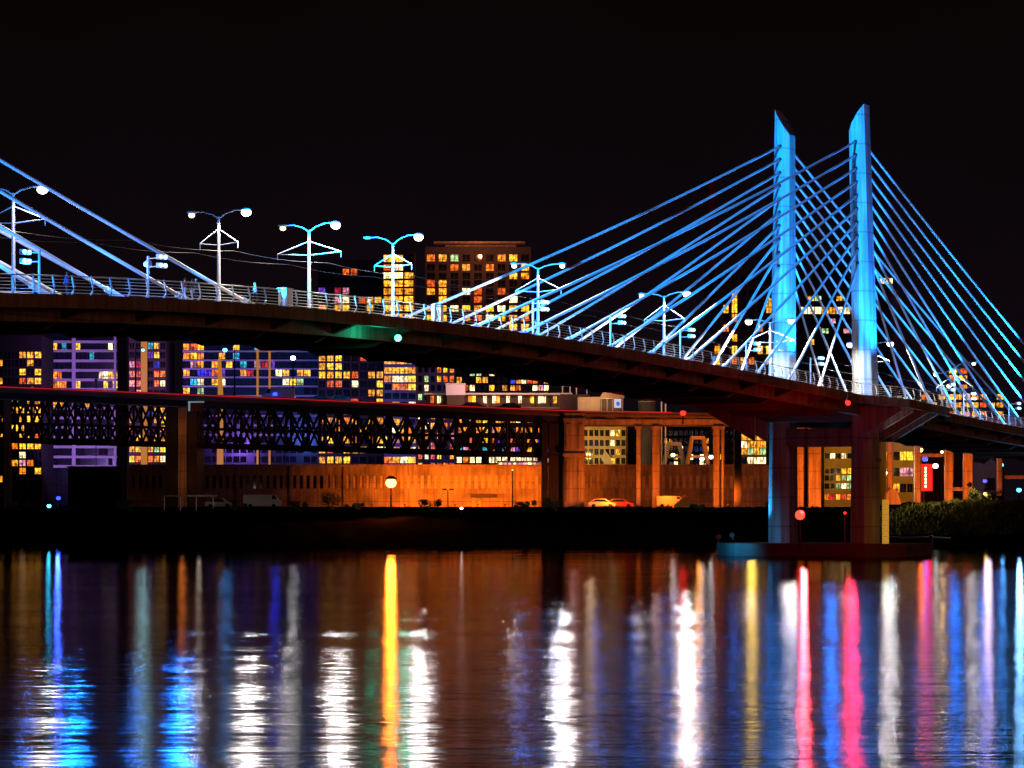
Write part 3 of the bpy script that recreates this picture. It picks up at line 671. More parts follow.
# ---- blocks seen under the bridge deck, above and through the steel viaduct
YB = 640
def rows_at(ys, hh, maps): return [(y, hh, m) for y, m in zip(ys, maps)]
o, *_ = facade('office_block', 'black block at the far left with a column of yellow and orange windows', 'building', -12, 42, 338, 630, rows_at(
    [355, 363, 372, 381, 390, 401, 410, 419, 428, 437, 446, 455, 463, 471, 479, 488, 497, 505], 3.0,
    ['....yyy', '.....y.', '....y.y', '....oyy', '.....y.', '...g.yo', '....yyy', '....yy.', '.......', '.yy.yyo', '...oyyy', '.......', '..yy...', '.......', 'yyyyyyy', 'oy.goyy', '.yo.yoy', 'y.cobyy']), 7, M['dark'], pier=.2)
# purple-lit curtain wall office
o, x0, x1, zt = facade('office_building', 'office building of dark glass with glowing violet floor edges', 'building', 48, 117.5, 333, 650, rows_at(
    [346.5, 356, 365.5, 375, 384.5, 394, 403.5, 413, 422.5, 432, 441.5, 451.5, 461.5, 471, 480, 489, 498], 3.9,
    ['...............'] * 3 + ['yoo........ww.y', '.oyo..y.....y.y', '...............', '.yoo....y.yyy.p', '...............', '..o......o.....', '..r......y.....', '...............', '.yoy...........', '...............', 'py..............', 'yoy............', 'ooy............', 'cyg............']), 15, M['blueglass'], pier=.08, glassm='blueglass', proud=.2)
for k, y in enumerate([342, 351, 361, 370.5, 380, 389.5, 399, 408.5, 418, 427.5, 437, 447, 457, 466.5]):
    za = zz(y, 650); mb = MB(); mb.box(x0, x1, 649.1, 649.75, za - .28, za + .28); mb.build('floor_slab', M['slab'], o)
for pa, pb in ((72.8, 76.4), (114.8, 117.0)):
    mb = MB(); mb.box(xx(pa, 650), xx(pb, 650), 648.6, 649.05, 5.4, zz(336, 650)); mb.build('fin', M['slab'], o)
def wash(px, py, Y, aimpx, aimpy, aimY, power, col, label, size=100):
    p = at(px, py, Y); a = at(aimpx, aimpy, aimY); d = (a - p).normalized()
    o = thing('floodlight', (p.x, p.y, p.z - 1.0), label, 'floodlight')
    mb = MB(); mb.tube([p - d * .5, p - d * .12], [.2, .32], 10); mb.build('housing', M['steel_dk'], o)
    mb = MB(); mb.tube([p - d * .4, (p.x, p.y, 5.5)], .07, 6); mb.build('pole', M['steel_dk'], o)
    light('SPOT', p, power, col, .5, a, size, .5, o); return o
wash(84, 470, 622, 84, 385, 650, 10000, (.50, .26, 1), 'violet floodlight on a mast lighting the glass office building', 112)
wash(96, 380, 618, 88, 360, 650, 9000, (.58, .22, 1), 'violet floodlight high before the upper storeys of the glass office', 112)

o, x0, x1, zt = facade('apartment_building', 'block with an amber vertical stair strip and orange windows, between the dark piers', 'building', 129, 166, 330, 640, rows_at(
    [346, 355, 364.5, 374, 383.5, 393, 402, 411, 420, 429, 438, 449, 459, 470], 3.0,
    ['....y.', '...vy.', 'pr..b.', 'oo..oo', 'oo..ow', '.y....', '.b..yy', '...b.y', '..b.y.', '...b.y', '.y..yy', 'yy.ygy', 'yo.oyw', 'yyyy.o']), 6, M['brown'], pier=.2)
mb = MB(); mb.box(xx(141.5, 640), xx(147.5, 640), 639.0, 639.65, 5.5, zz(335, 640)); mb.build('stair_strip', M['strip_y'], o)
o, x0, x1, zt = facade('office_building', 'wide blue-lit office with coloured windows and a slanted amber fin', 'building', 183, 318, 342, 645, rows_at(
    [347, 356, 364.5, 373, 382, 391, 401, 411, 421, 430, 440, 450, 459.5, 469], 3.1,
    ['ooy................', 'oyo..y.............', '.po.....c.prv......', 'o.bb.v..yr...wy.yy.', '.cw..w........w.g..', 'y.g..o........ww.yy', '.yy.y..cy.y..p.ww..', '.c...v..yo..v...p.y', '.y..r..bv.y....b.y.', '.vr...y.cby..c.o.y.', '..y..y.yb...v.o..y.', 'bv..v.b.o.v..b.v..y', 'y.yvyyvbo.pyo.cw.yy', 'yp.vbybopyooo.ww.yo']), 19, M['blueglass'], pier=.14, glassm='blueglass', proud=.25)
for k, y in enumerate([351.5, 360.5, 369, 377.5, 386.5, 396, 406, 416, 425.5, 435]):
    za = zz(y, 645); mb = MB(); mb.box(x0, x1, 644.2, 644.7, za - .16, za + .16); mb.build('floor_slab', M['slab'], o)
mb = MB(); X0, X1 = xx(217, 645), xx(224, 645); mb.prism([(X0, 5.5), (X1, 5.5), (X1 - .1, zz(392, 645)), (xx(221.5, 645), zz(359, 645)), (X0 + .4, zz(359, 645))], lambda a, b, h: (a, 643.4 + h, b), 0, .7); mb.build('fin', M['strip_y'], o)
for pxm in (258, 270):
    mb = MB(); mb.box(xx(pxm - .9, 645), xx(pxm + .9, 645), 643.5, 644.1, 5.5, zz(345, 645)); mb.build('fin', M['strip_y'], o)
wash(215, 440, 615, 225, 375, 645, 11000, (.30, .12, 1), 'violet floodlight before the wide blue office, left one', 150)
wash(285, 430, 615, 285, 370, 645, 6000, (.12, .2, 1), 'blue floodlight before the wide blue office, right one', 150)
facade('apartment_building', 'dark apartment block with rows of bright yellow windows right of the viaduct lamp', 'building', 318, 384, 338, 640, rows_at(
    [347, 358, 366.5, 375, 384, 393, 402, 411.5, 421, 430, 440, 450, 460, 470], 3.2,
    ['..o.y...', 'yyy..o.o', 'yyy.....', 'yyyyo.y.', '.o.....y', '......yy', 'oo.....y', '..y..yoy', '.yy.y.yy', '..o..y..', '.y.yo.oy', 'yo..yy.w', 'yyyyo.yy', 'y.yo.yyo']), 8, M['brown'], pier=.26)
facade('apartment_building', 'violet-grey block with four glowing balcony bands near the green light', 'building', 384, 416, 352, 632, rows_at(
    [361, 370.5, 379, 387, 396, 405, 413, 422, 431, 440, 450, 460, 469], 3.0,
    ['yyyy', 'yyyy', 'ywwy', '.ooy', '....', '.y..', '.yg.', '..y.', '.w..', '..o.', 'yo.w', 'oywy', 'owoy']), 4, M['lav'], pier=.12)
facade('apartment_building', 'stepped lavender block with two orange windows left of the pale box', 'building', 417, 455, 366, 655, rows_at(
    [369.5, 379, 388, 397, 407, 416, 426, 436, 446, 456, 466], 3.0,
    ['...oyy', '.g..oo', '.w....', 'g.g...', 'oo.o..', 'w.oyo.', 'y.y.oo', '.o.y.p', '.yo..o', 'ow.y.o', 'y.ooyo']), 6, M['lav'], pier=.4)
wash(425, 450, 615, 425, 380, 650, 3500, (.16, .14, 1), 'blue floodlight before the lavender blocks', 150)
facade('small_block', 'dark block with green-white and yellow windows behind the pavilion', 'building', 456, 508, 368, 660, rows_at(
    [373, 380, 388, 400, 410, 420, 430, 440, 450, 460], 2.8,
    ['..gg.w..', '...yy...', '.ow..y..', 'oy.wy.oo', '.oy..yow', 'o.wyy.y.', 'oo.oy.o.', '..o..ob.', '.po..y..', 'w.ww.www']), 8, M['dark'], pier=.25)
facade('small_block', 'low block with bright orange, red and white windows behind the pavilion', 'building', 510, 549, 376, 655, rows_at(
    [381, 388, 400, 410, 420, 430, 440, 450, 460], 2.6,
    ['bywro.y', 'yo..wpw', 'wyywowy', '.y.oy.y', 'yw.ooyw', '.oyo.o.', 'o...ob.', '.v.y..b', 'wwwww.w']), 7, M['brown'], pier=.2)

# long lit pavilion just above the viaduct
Yp = 560
pv = thing('pavilion', (xx(500, Yp), Yp, 5.5), 'long low pavilion with a thin pink-white roof and glowing bays above the viaduct', 'pavilion')
mb = MB(); mb.box(xx(424, Yp), xx(572, Yp), Yp - 1.5, Yp + 9, zz(394.8, Yp), zz(393.2, Yp)); mb.build('roof', M['slab'], pv)
mb = MB(); mb.box(xx(426, Yp), xx(570, Yp), Yp + .8, Yp + 8.5, zz(407, Yp), zz(394.9, Yp)); mb.build('wall', M['brown'], pv)
for k, pxc in enumerate([432, 439, 470, 474, 485, 494, 498, 508, 520, 532, 540, 544, 555, 565]):
    mb = MB(); mb.box(xx(pxc - 1.7, Yp), xx(pxc + 1.7, Yp), Yp + .6, Yp + .78, zz(403, Yp), zz(396, Yp)); mb.build('window', M['wo' if k in (0, 2) else 'ww' if k % 3 else 'wy'], pv)
for k in range(12):
    a = 427 + 13 * k; mb = MB(); mb.box(xx(a - .35, Yp), xx(a + .35, Yp), Yp - 1.2, Yp - .95, 5.5 if k % 4 == 1 else zz(407, Yp), zz(394.9, Yp)); mb.build('column', M['steel_dk'], pv)
mb = MB(); mb.box(xx(424, Yp), xx(572, Yp), Yp - 1.5, Yp + 9, zz(409, Yp), zz(407.1, Yp)); mb.build('floor_slab', M['conc_dk'], pv)
light('SPOT', (xx(500, Yp), Yp - 14, zz(380, Yp)), 6500, (1, .45, .4), .5, (xx(500, Yp), Yp, zz(395, Yp)), 150, .5, pv)
bx = thing('plant_room', (xx(455.5, 556), 556, 21), 'pale pink-white box standing before the pavilion roof', 'plant room')
mb = MB(); mb.box(xx(446, 556), xx(465, 556), 556, 561, zz(395, 556), zz(384.5, 556)); mb.build('wall', M['white'], bx)
mb = MB(); mb.box(xx(445.4, 556), xx(465.6, 556), 555.8, 561.2, zz(384.4, 556), zz(383.3, 556)); mb.build('roof', M['rail'], bx)
mb = MB(); mb.box(xx(447, 556), xx(464, 556), 556.3, 558.3, zz(409, 556), zz(395.1, 556)); mb.build('base', M['brown'], bx)
light('SPOT', (xx(455, 556), 549, zz(389, 556)), 420, (1, .62, .6), .4, (xx(455.5, 556), 556, zz(390, 556)), 130, .5, bx)

# cream station building and canopy
st = thing('station_building', (xx(593, 545), 545, 5.5), 'small cream building with a flat canopy over a doorway, above the concrete viaduct', 'station building')
Ys = 545
mb = MB(); mb.box(xx(578, Ys), xx(600, Ys), Ys, Ys + 6, zz(412, Ys), zz(397, Ys)); mb.build('wall', M['cream'], st)
mb = MB(); mb.prism([(600, 397), (604, 391), (621, 393), (624, 396), (624, 398), (600, 398.5)], lambda a, b, h: (xx(a, Ys), Ys - 1 + h, zz(b, Ys)), 0, 7); mb.build('canopy', M['cream'], st)
for a in (601, 607, 612.6, 622.6):
    mb = MB(); mb.box(xx(a - .4, Ys), xx(a + .4, Ys), Ys - .9, Ys - .6, zz(412, Ys), zz(398.6, Ys)); mb.build('column', M['cream'], st)
mb = MB(); mb.box(xx(600.1, Ys), xx(624, Ys), Ys + 3, Ys + 3.3, zz(412, Ys), zz(398.6, Ys)); mb.build('back_wall', M['brown'], st)
mb = MB(); mb.box(xx(614, Ys), xx(621, Ys), Ys - .7, Ys - .5, zz(408, Ys), zz(399, Ys)); sg_ = mb.build('sign', mat('pale_blue_sign', (.5, .7, .9), .5, emit=(.5, .75, 1), estr=.5), st)
mb = MB(); mb.ball((xx(617.8, Ys), Ys - .72, zz(403.8, Ys)), .33, 1, .1, 1.2, 12, 6); mb.build('emblem', mat('blue_emblem', (.02, .1, .7), .5, emit=(.02, .15, 1), estr=.7), sg_)
mb = MB(); mb.box(xx(575, Ys), xx(628, Ys), Ys - 1.2, Ys + 7, zz(415, Ys), zz(412.05, Ys)); mb.box(xx(579, Ys), xx(581, Ys), Ys, Ys + 1, 5.4, zz(415.1, Ys)); mb.box(xx(626, Ys), xx(627.8, Ys), Ys, Ys + 1, 5.4, zz(415.1, Ys)); mb.build('platform', M['conc_dk'], st)
light('POINT', (xx(590, Ys), Ys - 5, zz(398, Ys)), 700, (1, .66, .36), .4, parent=st)
light('POINT', (xx(607, Ys), Ys + 1, zz(401, Ys)), 120, (1, .7, .4), .3, parent=st)
fs = thing('steel_frame', (xx(575, 550), 550, 5.5), 'open pink-lit roof frame standing left of the cream building', 'roof frame')
mb = MB()
for a in (562.5, 570, 576.5, 587): mb.tube([(xx(a, 550), 550, zz(394, 550)), (xx(a, 550), 550, zz(385.5 if a < 577 else 388, 550))], .12, 6)
mb.tube([(xx(562, 550), 550, zz(386, 550)), (xx(577, 550), 550, zz(385, 550)), (xx(587, 550), 550, zz(388, 550))], .13, 6); mb.build('frame', M['rail'], fs)
mb = MB(); mb.box(xx(560, 550), xx(590, 550), 551, 555, zz(411, 550), zz(394, 550)); mb.build('wall', M['brown'], fs)
light('POINT', (xx(574, 550), 546, zz(391, 550)), 260, (1, .5, .45), .3, parent=fs)
dm = thing('storage_tank', (xx(647, 560), 560, 5.5), 'grey domed tank beyond the concrete viaduct', 'tank')
xc = xx(647, 560); mb = MB(); mb.tube([(xc, 560, 5.5), (xc, 560, zz(402, 560)), (xc, 560, zz(398, 560))], [1.6, 1.6, .7], 20); mb.build('shell', M['grey'], dm)
mb = MB(); mb.tube([(xc, 560, zz(402, 560) + .01), (xc, 560, zz(402, 560) + .15)], 1.66, 20); mb.build('rim', M['steel'], dm)
sp = thing('sign_frame', (xx(663, 552), 552, 5.5), 'pair of pale upright posts beside the domed tank', 'sign posts')
mb = MB()
for a in (661.5, 665.5): mb.tube([(xx(a, 552), 552, 5.5), (xx(a, 552), 552, zz(400, 552))], .13, 6)
mb.tube([(xx(661, 552), 552, zz(400.3, 552)), (xx(666, 552), 552, zz(401, 552))], .12, 6); mb.build('frame', M['white'], sp)
light('POINT', (xx(655, 552), 546, zz(401, 552)), 350, (1, .8, .8), .3, parent=sp)

# ---------------------------------------------------------------- elevated viaduct (steel truss at the left, concrete bays at the right)
YV = 500.0
vd = thing('elevated_viaduct', (xx(400, YV), YV, 5.5), 'two-part elevated road viaduct, dark steel trusses at left and orange-lit concrete bays at right', 'viaduct')
VT = [(-260, 376), (0, 388.3), (256, 399), (512, 410), (570, 412.3), (800, 416), (1150, 420)]
def vy(px):
    for (a, ya), (b, yb) in zip(VT, VT[1:]):
        if px <= b: return ya + (yb - ya) * (px - a) / (b - a)
    return VT[-1][1]
def vstrip(name, m, dt0, dt1, y0, y1, pxs):
    mb = MB()
    for a, b in zip(pxs, pxs[1:]):
        A0, A1 = zz(vy(a) + dt1, YV), zz(vy(a) + dt0, YV); B0_, B1_ = zz(vy(b) + dt1, YV), zz(vy(b) + dt0, YV); X0, X1 = xx(a, YV), xx(b, YV)
        mb.hexa([(X0, y0, A0), (X1, y0, B0_), (X1, y1, B0_), (X0, y1, A0), (X0, y0, A1), (X1, y0, B1_), (X1, y1, B1_), (X0, y1, A1)])
    return mb.build(name, m, vd)
PL = [-260, -130, 0, 128, 256, 384, 512, 570]; PR = [570.05, 685, 800, 1150]
vstrip('deck', M['conc_dk'], 1.2, 4.2, YV, YV + 13, PL); vstrip('deck', M['conc_dk'], 1.2, 3.6, YV, YV + 13, PR)
vstrip('parapet', M['conc_dk'], -2.6, 1.15, YV + .1, YV + .4, PL); vstrip('parapet', M['conc_dk'], -1.6, 1.15, YV + .1, YV + .4, PR)
vstrip('tail_light_trail', M['strip'], -1.9, -1.15, YV - .08, YV + .08, PL + [672])  # glowing band standing in for the light trail of passing tail lights
vstrip('girder', M['steel_dk'], 4.25, 11.5, YV + .8, YV + 1.4, PL[:]); vstrip('walkway_edge', M['conc'], 10.4, 11.3, YV - .4, YV + .7, [-260, -130, 0, 128, 186])
for yy in (YV + .9, YV + 11.5):
    mb = MB(); n = 0; a = -20
    def bot(px): return 443 + (px - 130) * .028
    pts = []
    while a < 562:
        b = a + 17.0; m_ = (a + b) / 2
        T = lambda q: (xx(q, YV), yy, zz(vy(q) + 9.5, YV)); Bm = lambda q: (xx(q, YV), yy, zz(bot(q), YV))
        mb.tube([T(a), Bm(b)], .20, 4); mb.tube([Bm(a), T(b)], .20, 4); mb.tube([T(a), Bm(a)], .22, 4)
        a = b
    mb.tube([Bm(-20), Bm(562)], .42, 4); mb.tube([(xx(-20, YV), yy, zz(bot(-20) - 17, YV)), (xx(562, YV), yy, zz(bot(562) - 17, YV))], .12, 4)
    mb.build('truss', M['steel_dk'], vd)
mb = MB(); a = -20
while a < 562: mb.tube([(xx(a, YV), YV + .9, zz(bot(a), YV)), (xx(a, YV), YV + 11.5, zz(bot(a), YV))], .2, 4); a += 17
mb.build('cross_bracing', M['steel_dk'], vd)
def pier_(pa, pb, m, y0=YV - .3, y1=YV + 12, top=11.6, base=5.3):
    mb = MB(); mb.box(xx(pa, y0), xx(pb, y0), y0, y1, base, zz(vy((pa + pb) / 2) + top, y0)); return mb.build('pier', m, vd)
pier_(4, 9, M['conc_dk'], YV - 1, YV + 2); pier_(166, 177.5, M['steel_dk'], YV + .5); pier_(187, 197, M['steel_dk'], YV + .5)
pier_(178, 186.5, M['conc'], YV - .6, YV + 1.2); pier_(-60, -48, M['steel_dk'])
pier_(542, 548, M['steel_dk']); pier_(549, 563, M['steel_dk'], YV + .6)
light('POINT', at(182, 478, 496), 90, (1, .24, .03), .3, parent=vd); light('POINT', at(182, 430, 496), 110, (1, .24, .03), .3, parent=vd)
# concrete bays
for pa, pb, yy in ((564.5, 584.5, YV - .5),):
    mb = MB(); x0, x1 = xx(pa, yy), xx(pb, yy); mb.box(x0, x1, yy, yy + 12, 5.3, zz(413, yy))
    for (za, zb) in ((zz(450, yy), zz(424, yy)), (zz(502, yy), zz(459, yy))):
        mb.box(x0 + .3, x0 + 1.0, yy - .18, yy - .002, za, zb); mb.box(x1 - 1.0, x1 - .3, yy - .18, yy - .002, za, zb)
    mb.box(x0 - .25, x1 + .25, yy - .4, yy + 12.3, zz(456.5, yy), zz(453, yy)); mb.box(x0 - .2, x1 + .2, yy - .3, yy + 12.2, zz(421, yy), zz(418, yy)); mb.build('pier', M['conc'], vd)
mb = MB(); mb.box(xx(584.6, YV), xx(1150, YV), YV + .2, YV + 1.2, zz(424.5, YV), zz(419.5, YV)); mb.build('lower_beam', M['conc'], vd)
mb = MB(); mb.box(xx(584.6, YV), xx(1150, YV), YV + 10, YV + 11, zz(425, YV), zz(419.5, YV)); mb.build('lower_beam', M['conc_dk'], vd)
a = 585
while a < 1000:    # scalloped spandrels between the deck and the lower beam
    b = a + 26.5; mb = MB(); n = 10; zt = zz(vy(a) + 3.7, YV) - .02; zb = zz(419.4, YV)
    for k in range(n):
        u0, u1 = k / n, (k + 1) / n; h = lambda u: zt - (1 - math.sqrt(max(0, 1 - (2 * u - 1) ** 2))) * (zt - zb)
        X0, X1 = xx(a + 1.2 + (b - a - 2.4) * u0, YV), xx(a + 1.2 + (b - a - 2.4) * u1, YV)
        mb.hexa([(X0, YV + 2.0, zb), (X1, YV + 2.0, zb), (X1, YV + 2.5, zb), (X0, YV + 2.5, zb), (X0, YV + 2.0, max(zb + .01, h(u0))), (X1, YV + 2.0, max(zb + .01, h(u1))), (X1, YV + 2.5, max(zb + .01, h(u1))), (X0, YV + 2.5, max(zb + .01, h(u0)))])
    mb.build('spandrel', M['conc'], vd); a = b
for pa, pb, yy in ((636.5, 640.5, 0), (652.5, 659.5, 0), (713.5, 719, 0), (721.5, 723.5, 0), (795.5, 803.5, 0), (808.5, 821, 0), (888, 892, 2), (915, 920.5, 1), (945.5, 952.5, 0), (964, 972.5, -1), (998, 1001.5, 2), (1040, 1048, 0)):
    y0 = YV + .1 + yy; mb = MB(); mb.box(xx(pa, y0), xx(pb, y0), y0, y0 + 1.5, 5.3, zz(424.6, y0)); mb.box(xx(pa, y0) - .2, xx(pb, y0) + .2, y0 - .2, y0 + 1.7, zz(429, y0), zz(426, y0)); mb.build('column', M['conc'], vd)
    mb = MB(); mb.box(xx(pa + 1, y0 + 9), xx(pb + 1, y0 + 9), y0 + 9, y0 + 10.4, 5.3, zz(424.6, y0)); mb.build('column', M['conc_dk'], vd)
mb = MB(); mb.prism([(885, 506), (902, 506), (898, 493), (893, 488), (890, 488), (887, 494)], lambda a, b, h: (xx(a, 500), 500 + h, zz(b, 500)), 0, 3); mb.build('footing', M['conc'], vd)
mb = MB(); mb.box(xx(734.5, 492), xx(741.5, 492), 492, 494, 5.2, zz(418, 492)); mb.build('column', M['steel_dk'], vd)
for pa, pb, py, yy in ((921, 947, 455, 502), (1001, 1040, 477, 503), (953, 964, 489, 501)):
    mb = MB(); mb.box(xx(pa, yy), xx(pb, yy), yy, yy + .8, zz(py + 2, yy), zz(py - 1.6, yy)); mb.build('tie_beam', M['conc'], vd)

# viaduct lamps and vehicles
poi(293, 358, YV + 5, M['lamp_w'], (1, .97, .8), 350, 'tall white lamp standing on the steel viaduct before the yellow windows', .42, zb=zz(vy(293) + 1, YV + 5))
poi(225, 350, YV + 5, M['lamp_c'], (.03, .4, 1), 500, 'cyan lamp high on the steel viaduct left of the white one', .38, zb=zz(vy(225) + 1, YV + 5), arm=1.6)
poi(143, 350, YV + 5, M['lamp_c'], (.35, .8, .85), 900, 'pale cyan lamp on the viaduct before the amber stair strip', .26, zb=zz(vy(143) + 1, YV + 5), arm=-1.2)
poi(275, 394, YV + 3, M['lamp_v'], (.02, .05, 1), 300, 'small deep-blue signal lamp on the viaduct near the yellow windows', .36, zb=zz(vy(300) - 1, YV + 3), name='signal_lamp', cat='signal lamp')
bk = poi(683, 413, YV - .8, M['lamp_r'], RED, 500, 'glowing red lamp on the edge of the concrete viaduct', .48, name='signal_lamp', cat='signal lamp', zb=zz(424, YV))
def vehicle(px, Y, zb, label, body, L=4.4, H=1.45, kind='parked_car', cat='car', lit=True, face=1, box=False, group=None):
    x = xx(px, Y); o = thing(kind, (x, Y, zb), label, cat, group)
    q = lambda a, b, h: (x + face * a, Y + h, zb + b)
    if box: prof = [(-L / 2, .35), (L / 2, .35), (L / 2, 1.1), (L / 2 - .5, 1.35), (L / 2 - .9, H), (-L / 2, H)]
    else: prof = [(-L / 2, .3), (L / 2, .3), (L / 2, .75), (L / 2 - .9, .92), (L / 2 - 1.6, H), (-L / 2 + 1.1, H), (-L / 2 + .3, .98), (-L / 2, .9)]
    mb = MB(); mb.prism(prof, q, 0, 1.75); mb.build('body', body, o)
    mb = MB(); (mb.prism([(L / 2 - 1.0, H - .08), (L / 2 - .62, 1.42), (L / 2 - 1.4, 1.42), (L / 2 - 1.4, H - .08)], q, -.02, 1.77) if box else
                mb.prism([(L / 2 - 1.15, .95), (L / 2 - 1.68, H - .07), (-L / 2 + 1.15, H - .07), (-L / 2 + .5, .98)], q, -.02, 1.77)); mb.build('window', M['glass'], o)
    for a in (-L * .31, L * .31):
        for h in (-.03, 1.58):
            mb = MB(); mb.tube([q(a, .33, h), q(a, .33, h + .2)], .33, 12); mb.build('wheel', M['black'], o)
    for h in (.15, 1.35):
        mb = MB(); mb.box(*sorted((x + face * (L / 2 + .005), x + face * (L / 2 + .05))), Y + h, Y + h + .28, zb + .6, zb + .75); mb.build('headlight', M['lamp_y'] if lit else M['white'], o)
        mb = MB(); mb.box(*sorted((x - face * (L / 2 + .005), x - face * (L / 2 + .05))), Y + h, Y + h + .28, zb + .65, zb + .82); mb.build('tail_light', M['lamp_r'] if lit else M['red'], o)
    return o
CARS = [mat('silver_car_paint', (.5, .5, .52), .3, metal=.4), mat('dark_car_paint', (.04, .04, .05), .3), mat('white_van_paint', (.75, .75, .75), .35), mat('red_car_paint', (.4, .03, .03), .3)]
for k, (px, ci, lab, bx_) in enumerate([(278, 2, 'white van with its lights on, driving on the steel viaduct near the blue signal', 1), (322, 1, 'dark car on the steel viaduct just right of the white lamp', 0),
        (338, 0, 'silver car on the steel viaduct under the yellow windows', 0), (474, 1, 'dark car on the viaduct below the pavilion roof', 0), (508, 3, 'red car on the viaduct near the right end of the steel trusses', 0)]):
    vehicle(px, YV + 3 + (k % 2) * 4, zz(vy(px) + 1.2, YV) + .02, lab, CARS[ci], L=5.4 if bx_ else 4.4, H=2.2 if bx_ else 1.45, kind='delivery_van' if bx_ else 'moving_car', cat='van' if bx_ else 'car', box=bool(bx_), face=1 if k % 2 else -1, group='vehicles on the viaduct')
sgn = thing('road_sign', (xx(196, YV - 1), YV - 1, zz(410, YV)), 'small sign with a pale bent frame hung on the viaduct beside the brown pier', 'sign')
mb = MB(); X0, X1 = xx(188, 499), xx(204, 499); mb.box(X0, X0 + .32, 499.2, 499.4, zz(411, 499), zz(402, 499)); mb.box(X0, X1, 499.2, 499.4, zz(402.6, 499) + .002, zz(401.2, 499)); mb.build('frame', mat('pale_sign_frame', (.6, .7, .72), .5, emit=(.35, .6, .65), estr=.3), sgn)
mb = MB(); mb.box(X0 + .35, X1 - .1, 499.25, 499.38, zz(411, 499), zz(402.8, 499)); mb.build('board', M['brown'], sgn)

# ---------------------------------------------------------------- warehouse behind the bank
YW = 530.0
wh = thing('warehouse', (xx(450, YW), YW, 5.4), 'very long low warehouse with a row of narrow openings, lit orange by the quay lamps', 'warehouse')
x0, x1 = xx(130, YW), xx(775, YW); zt = zz(466.5, YW)
mb = MB(); mb.box(x0, x1, YW + .6, YW + 24, 5.4, zt - .05); mb.build('core', M['conc_dk'], wh)
mb = MB(); mb.box(x0, x1, YW, YW + .59, 5.4, zz(488.5, YW)); mb.box(x0, x1, YW, YW + .59, zz(475.5, YW), zt); mb.box(x0 - .1, x1 + .1, YW - .35, YW + .62, zt + .002, zt + .35)
n = 96; cw = (x1 - x0) / n
for k in range(n + 1): mb.box(max(x0, x0 + k * cw - cw * .26), min(x1, x0 + k * cw + cw * .26), YW + .02, YW + .59, zz(488.5, YW) + .001, zz(475.5, YW) - .001)
for k in range(0, n + 1, 8): mb.box(x0 + k * cw - .3, x0 + k * cw + .3, YW - .22, YW - .001, 5.4, zt - .01)
mb.build('wall', M['wall_or'], wh)
LOU = mat('louvre_panel', (.62, .52, .40), .7, noise=.2, nscale=.8)
for k in range(n):
    mb = MB(); right = x0 + k * cw > xx(322, YW)
    mb.box(x0 + k * cw + cw * .26, x0 + (k + 1) * cw - cw * .26, YW + (.25 if right else .5), YW + .6 - .005, zz(488.4, YW), zz(475.6, YW))
    mb.build('louvre' if right else 'window', LOU if right else M['glass'], wh)
mb = MB(); mb.box(xx(471, YW - .4), xx(497, YW - .4), YW - 1.6, YW - .36, zz(497.5, YW), zz(494, YW)); mb.build('awning', M['steel_dk'], wh)
for a in (473.5, 479.5): mb = MB(); mb.box(xx(a - 1.2, YW), xx(a + 1.2, YW), YW - .12, YW - .003, 5.5, zz(501, YW)); mb.build('door', M['cream'], wh)
mb = MB(); mb.box(xx(497, YW), xx(545, YW), YW + 4, YW + 10, zt + .02, zz(460.5, YW)); mb.build('roof_cabin', M['white'], wh)
for k in range(9): mb = MB(); mb.box(xx(498.5 + 4.9 * k, YW), xx(502 + 4.9 * k, YW), YW + 3.9, YW + 3.995, zz(465.6, YW), zz(462.5, YW)); mb.build('roof_window', M['wp' if k % 3 else 'ww'], wh)
for a in (512.5, 542):
    dp = poi(a, 470, YW - 2, M['lamp_o'], SOD, 0, 'slender orange-lit mast in front of the warehouse, ' + ('middle one' if a < 520 else 'beside the black pier'), .12, name='mast', cat='mast')

# quay lamps (sodium)
def sodium(px, py, Y, power, label, r=.42, group='sodium lamps on the quay', m='lamp_o', col=SOD): return poi(px, py, Y, M[m], col, power, label, r, group=group)
sodium(391, 483, 478, 12000, 'brilliant orange sodium lamp in front of the warehouse, brightest light on the bank', .85)
for px, pw in ((372, 700), (405, 3600), (430, 3300), (455, 3000), (478, 3200), (505, 2800), (535, 3200), (610, 5500), (668, 3000), (728, 5000), (812, 9000), (905, 3000), (958, 6000)):  # unseen lights; the row by the warehouse is added to wash its wall orange
    p = at(px, 492, 492 if px > 600 else 523)
    o = thing('unseen_quay_light', (p.x, p.y, 5.4), 'unseen low sodium wash light behind the bank, %s' % {372: 'left of the brilliant orange lamp', 405: 'right of the brilliant orange lamp', 455: 'under the two-headed dark post', 505: 'right of the warehouse awning',  430: 'left of the two-headed dark post', 478: 'by the warehouse awning', 535: 'left of the black pier', 610: 'by the parked cars', 668: 'beside the small tent', 728: 'left of the black column', 812: 'between the bridge columns', 905: 'under the red sign', 958: 'between the two round orange columns'}[px], 'quay light', 'unseen low quay lights')
    mb = MB(); mb.tube([(p.x, p.y, 5.4), (p.x, p.y, 6.0)], .08, 6); mb.tube([(p.x, p.y, 6.0), (p.x, p.y, 6.18)], [.22, .16], 8); mb.build('housing', M['steel_dk'], o)
    light('SPOT', (p.x, p.y - 1, 7.6), pw * 1.0, (1, .15, .006), .3, (p.x, p.y + 30, 9.5), 150, .3, o)
poi(461.5, 508.3, 474, M['lamp_w'], WHITE, 8, 'small white bollard light on the bank edge below the warehouse', .22, name='bollard_light', cat='bollard light', zb=4.6)
lp = thing('lamp_post', (xx(448, 486), 486, 5.4), 'unlit dark post with two flat heads silhouetted against the orange wall', 'lamp post')
mb = MB(); mb.tube([(xx(448, 486), 486, 5.4), (xx(448, 486), 486, zz(489.5, 486))], .09, 8); mb.build('pole', M['black'], lp)
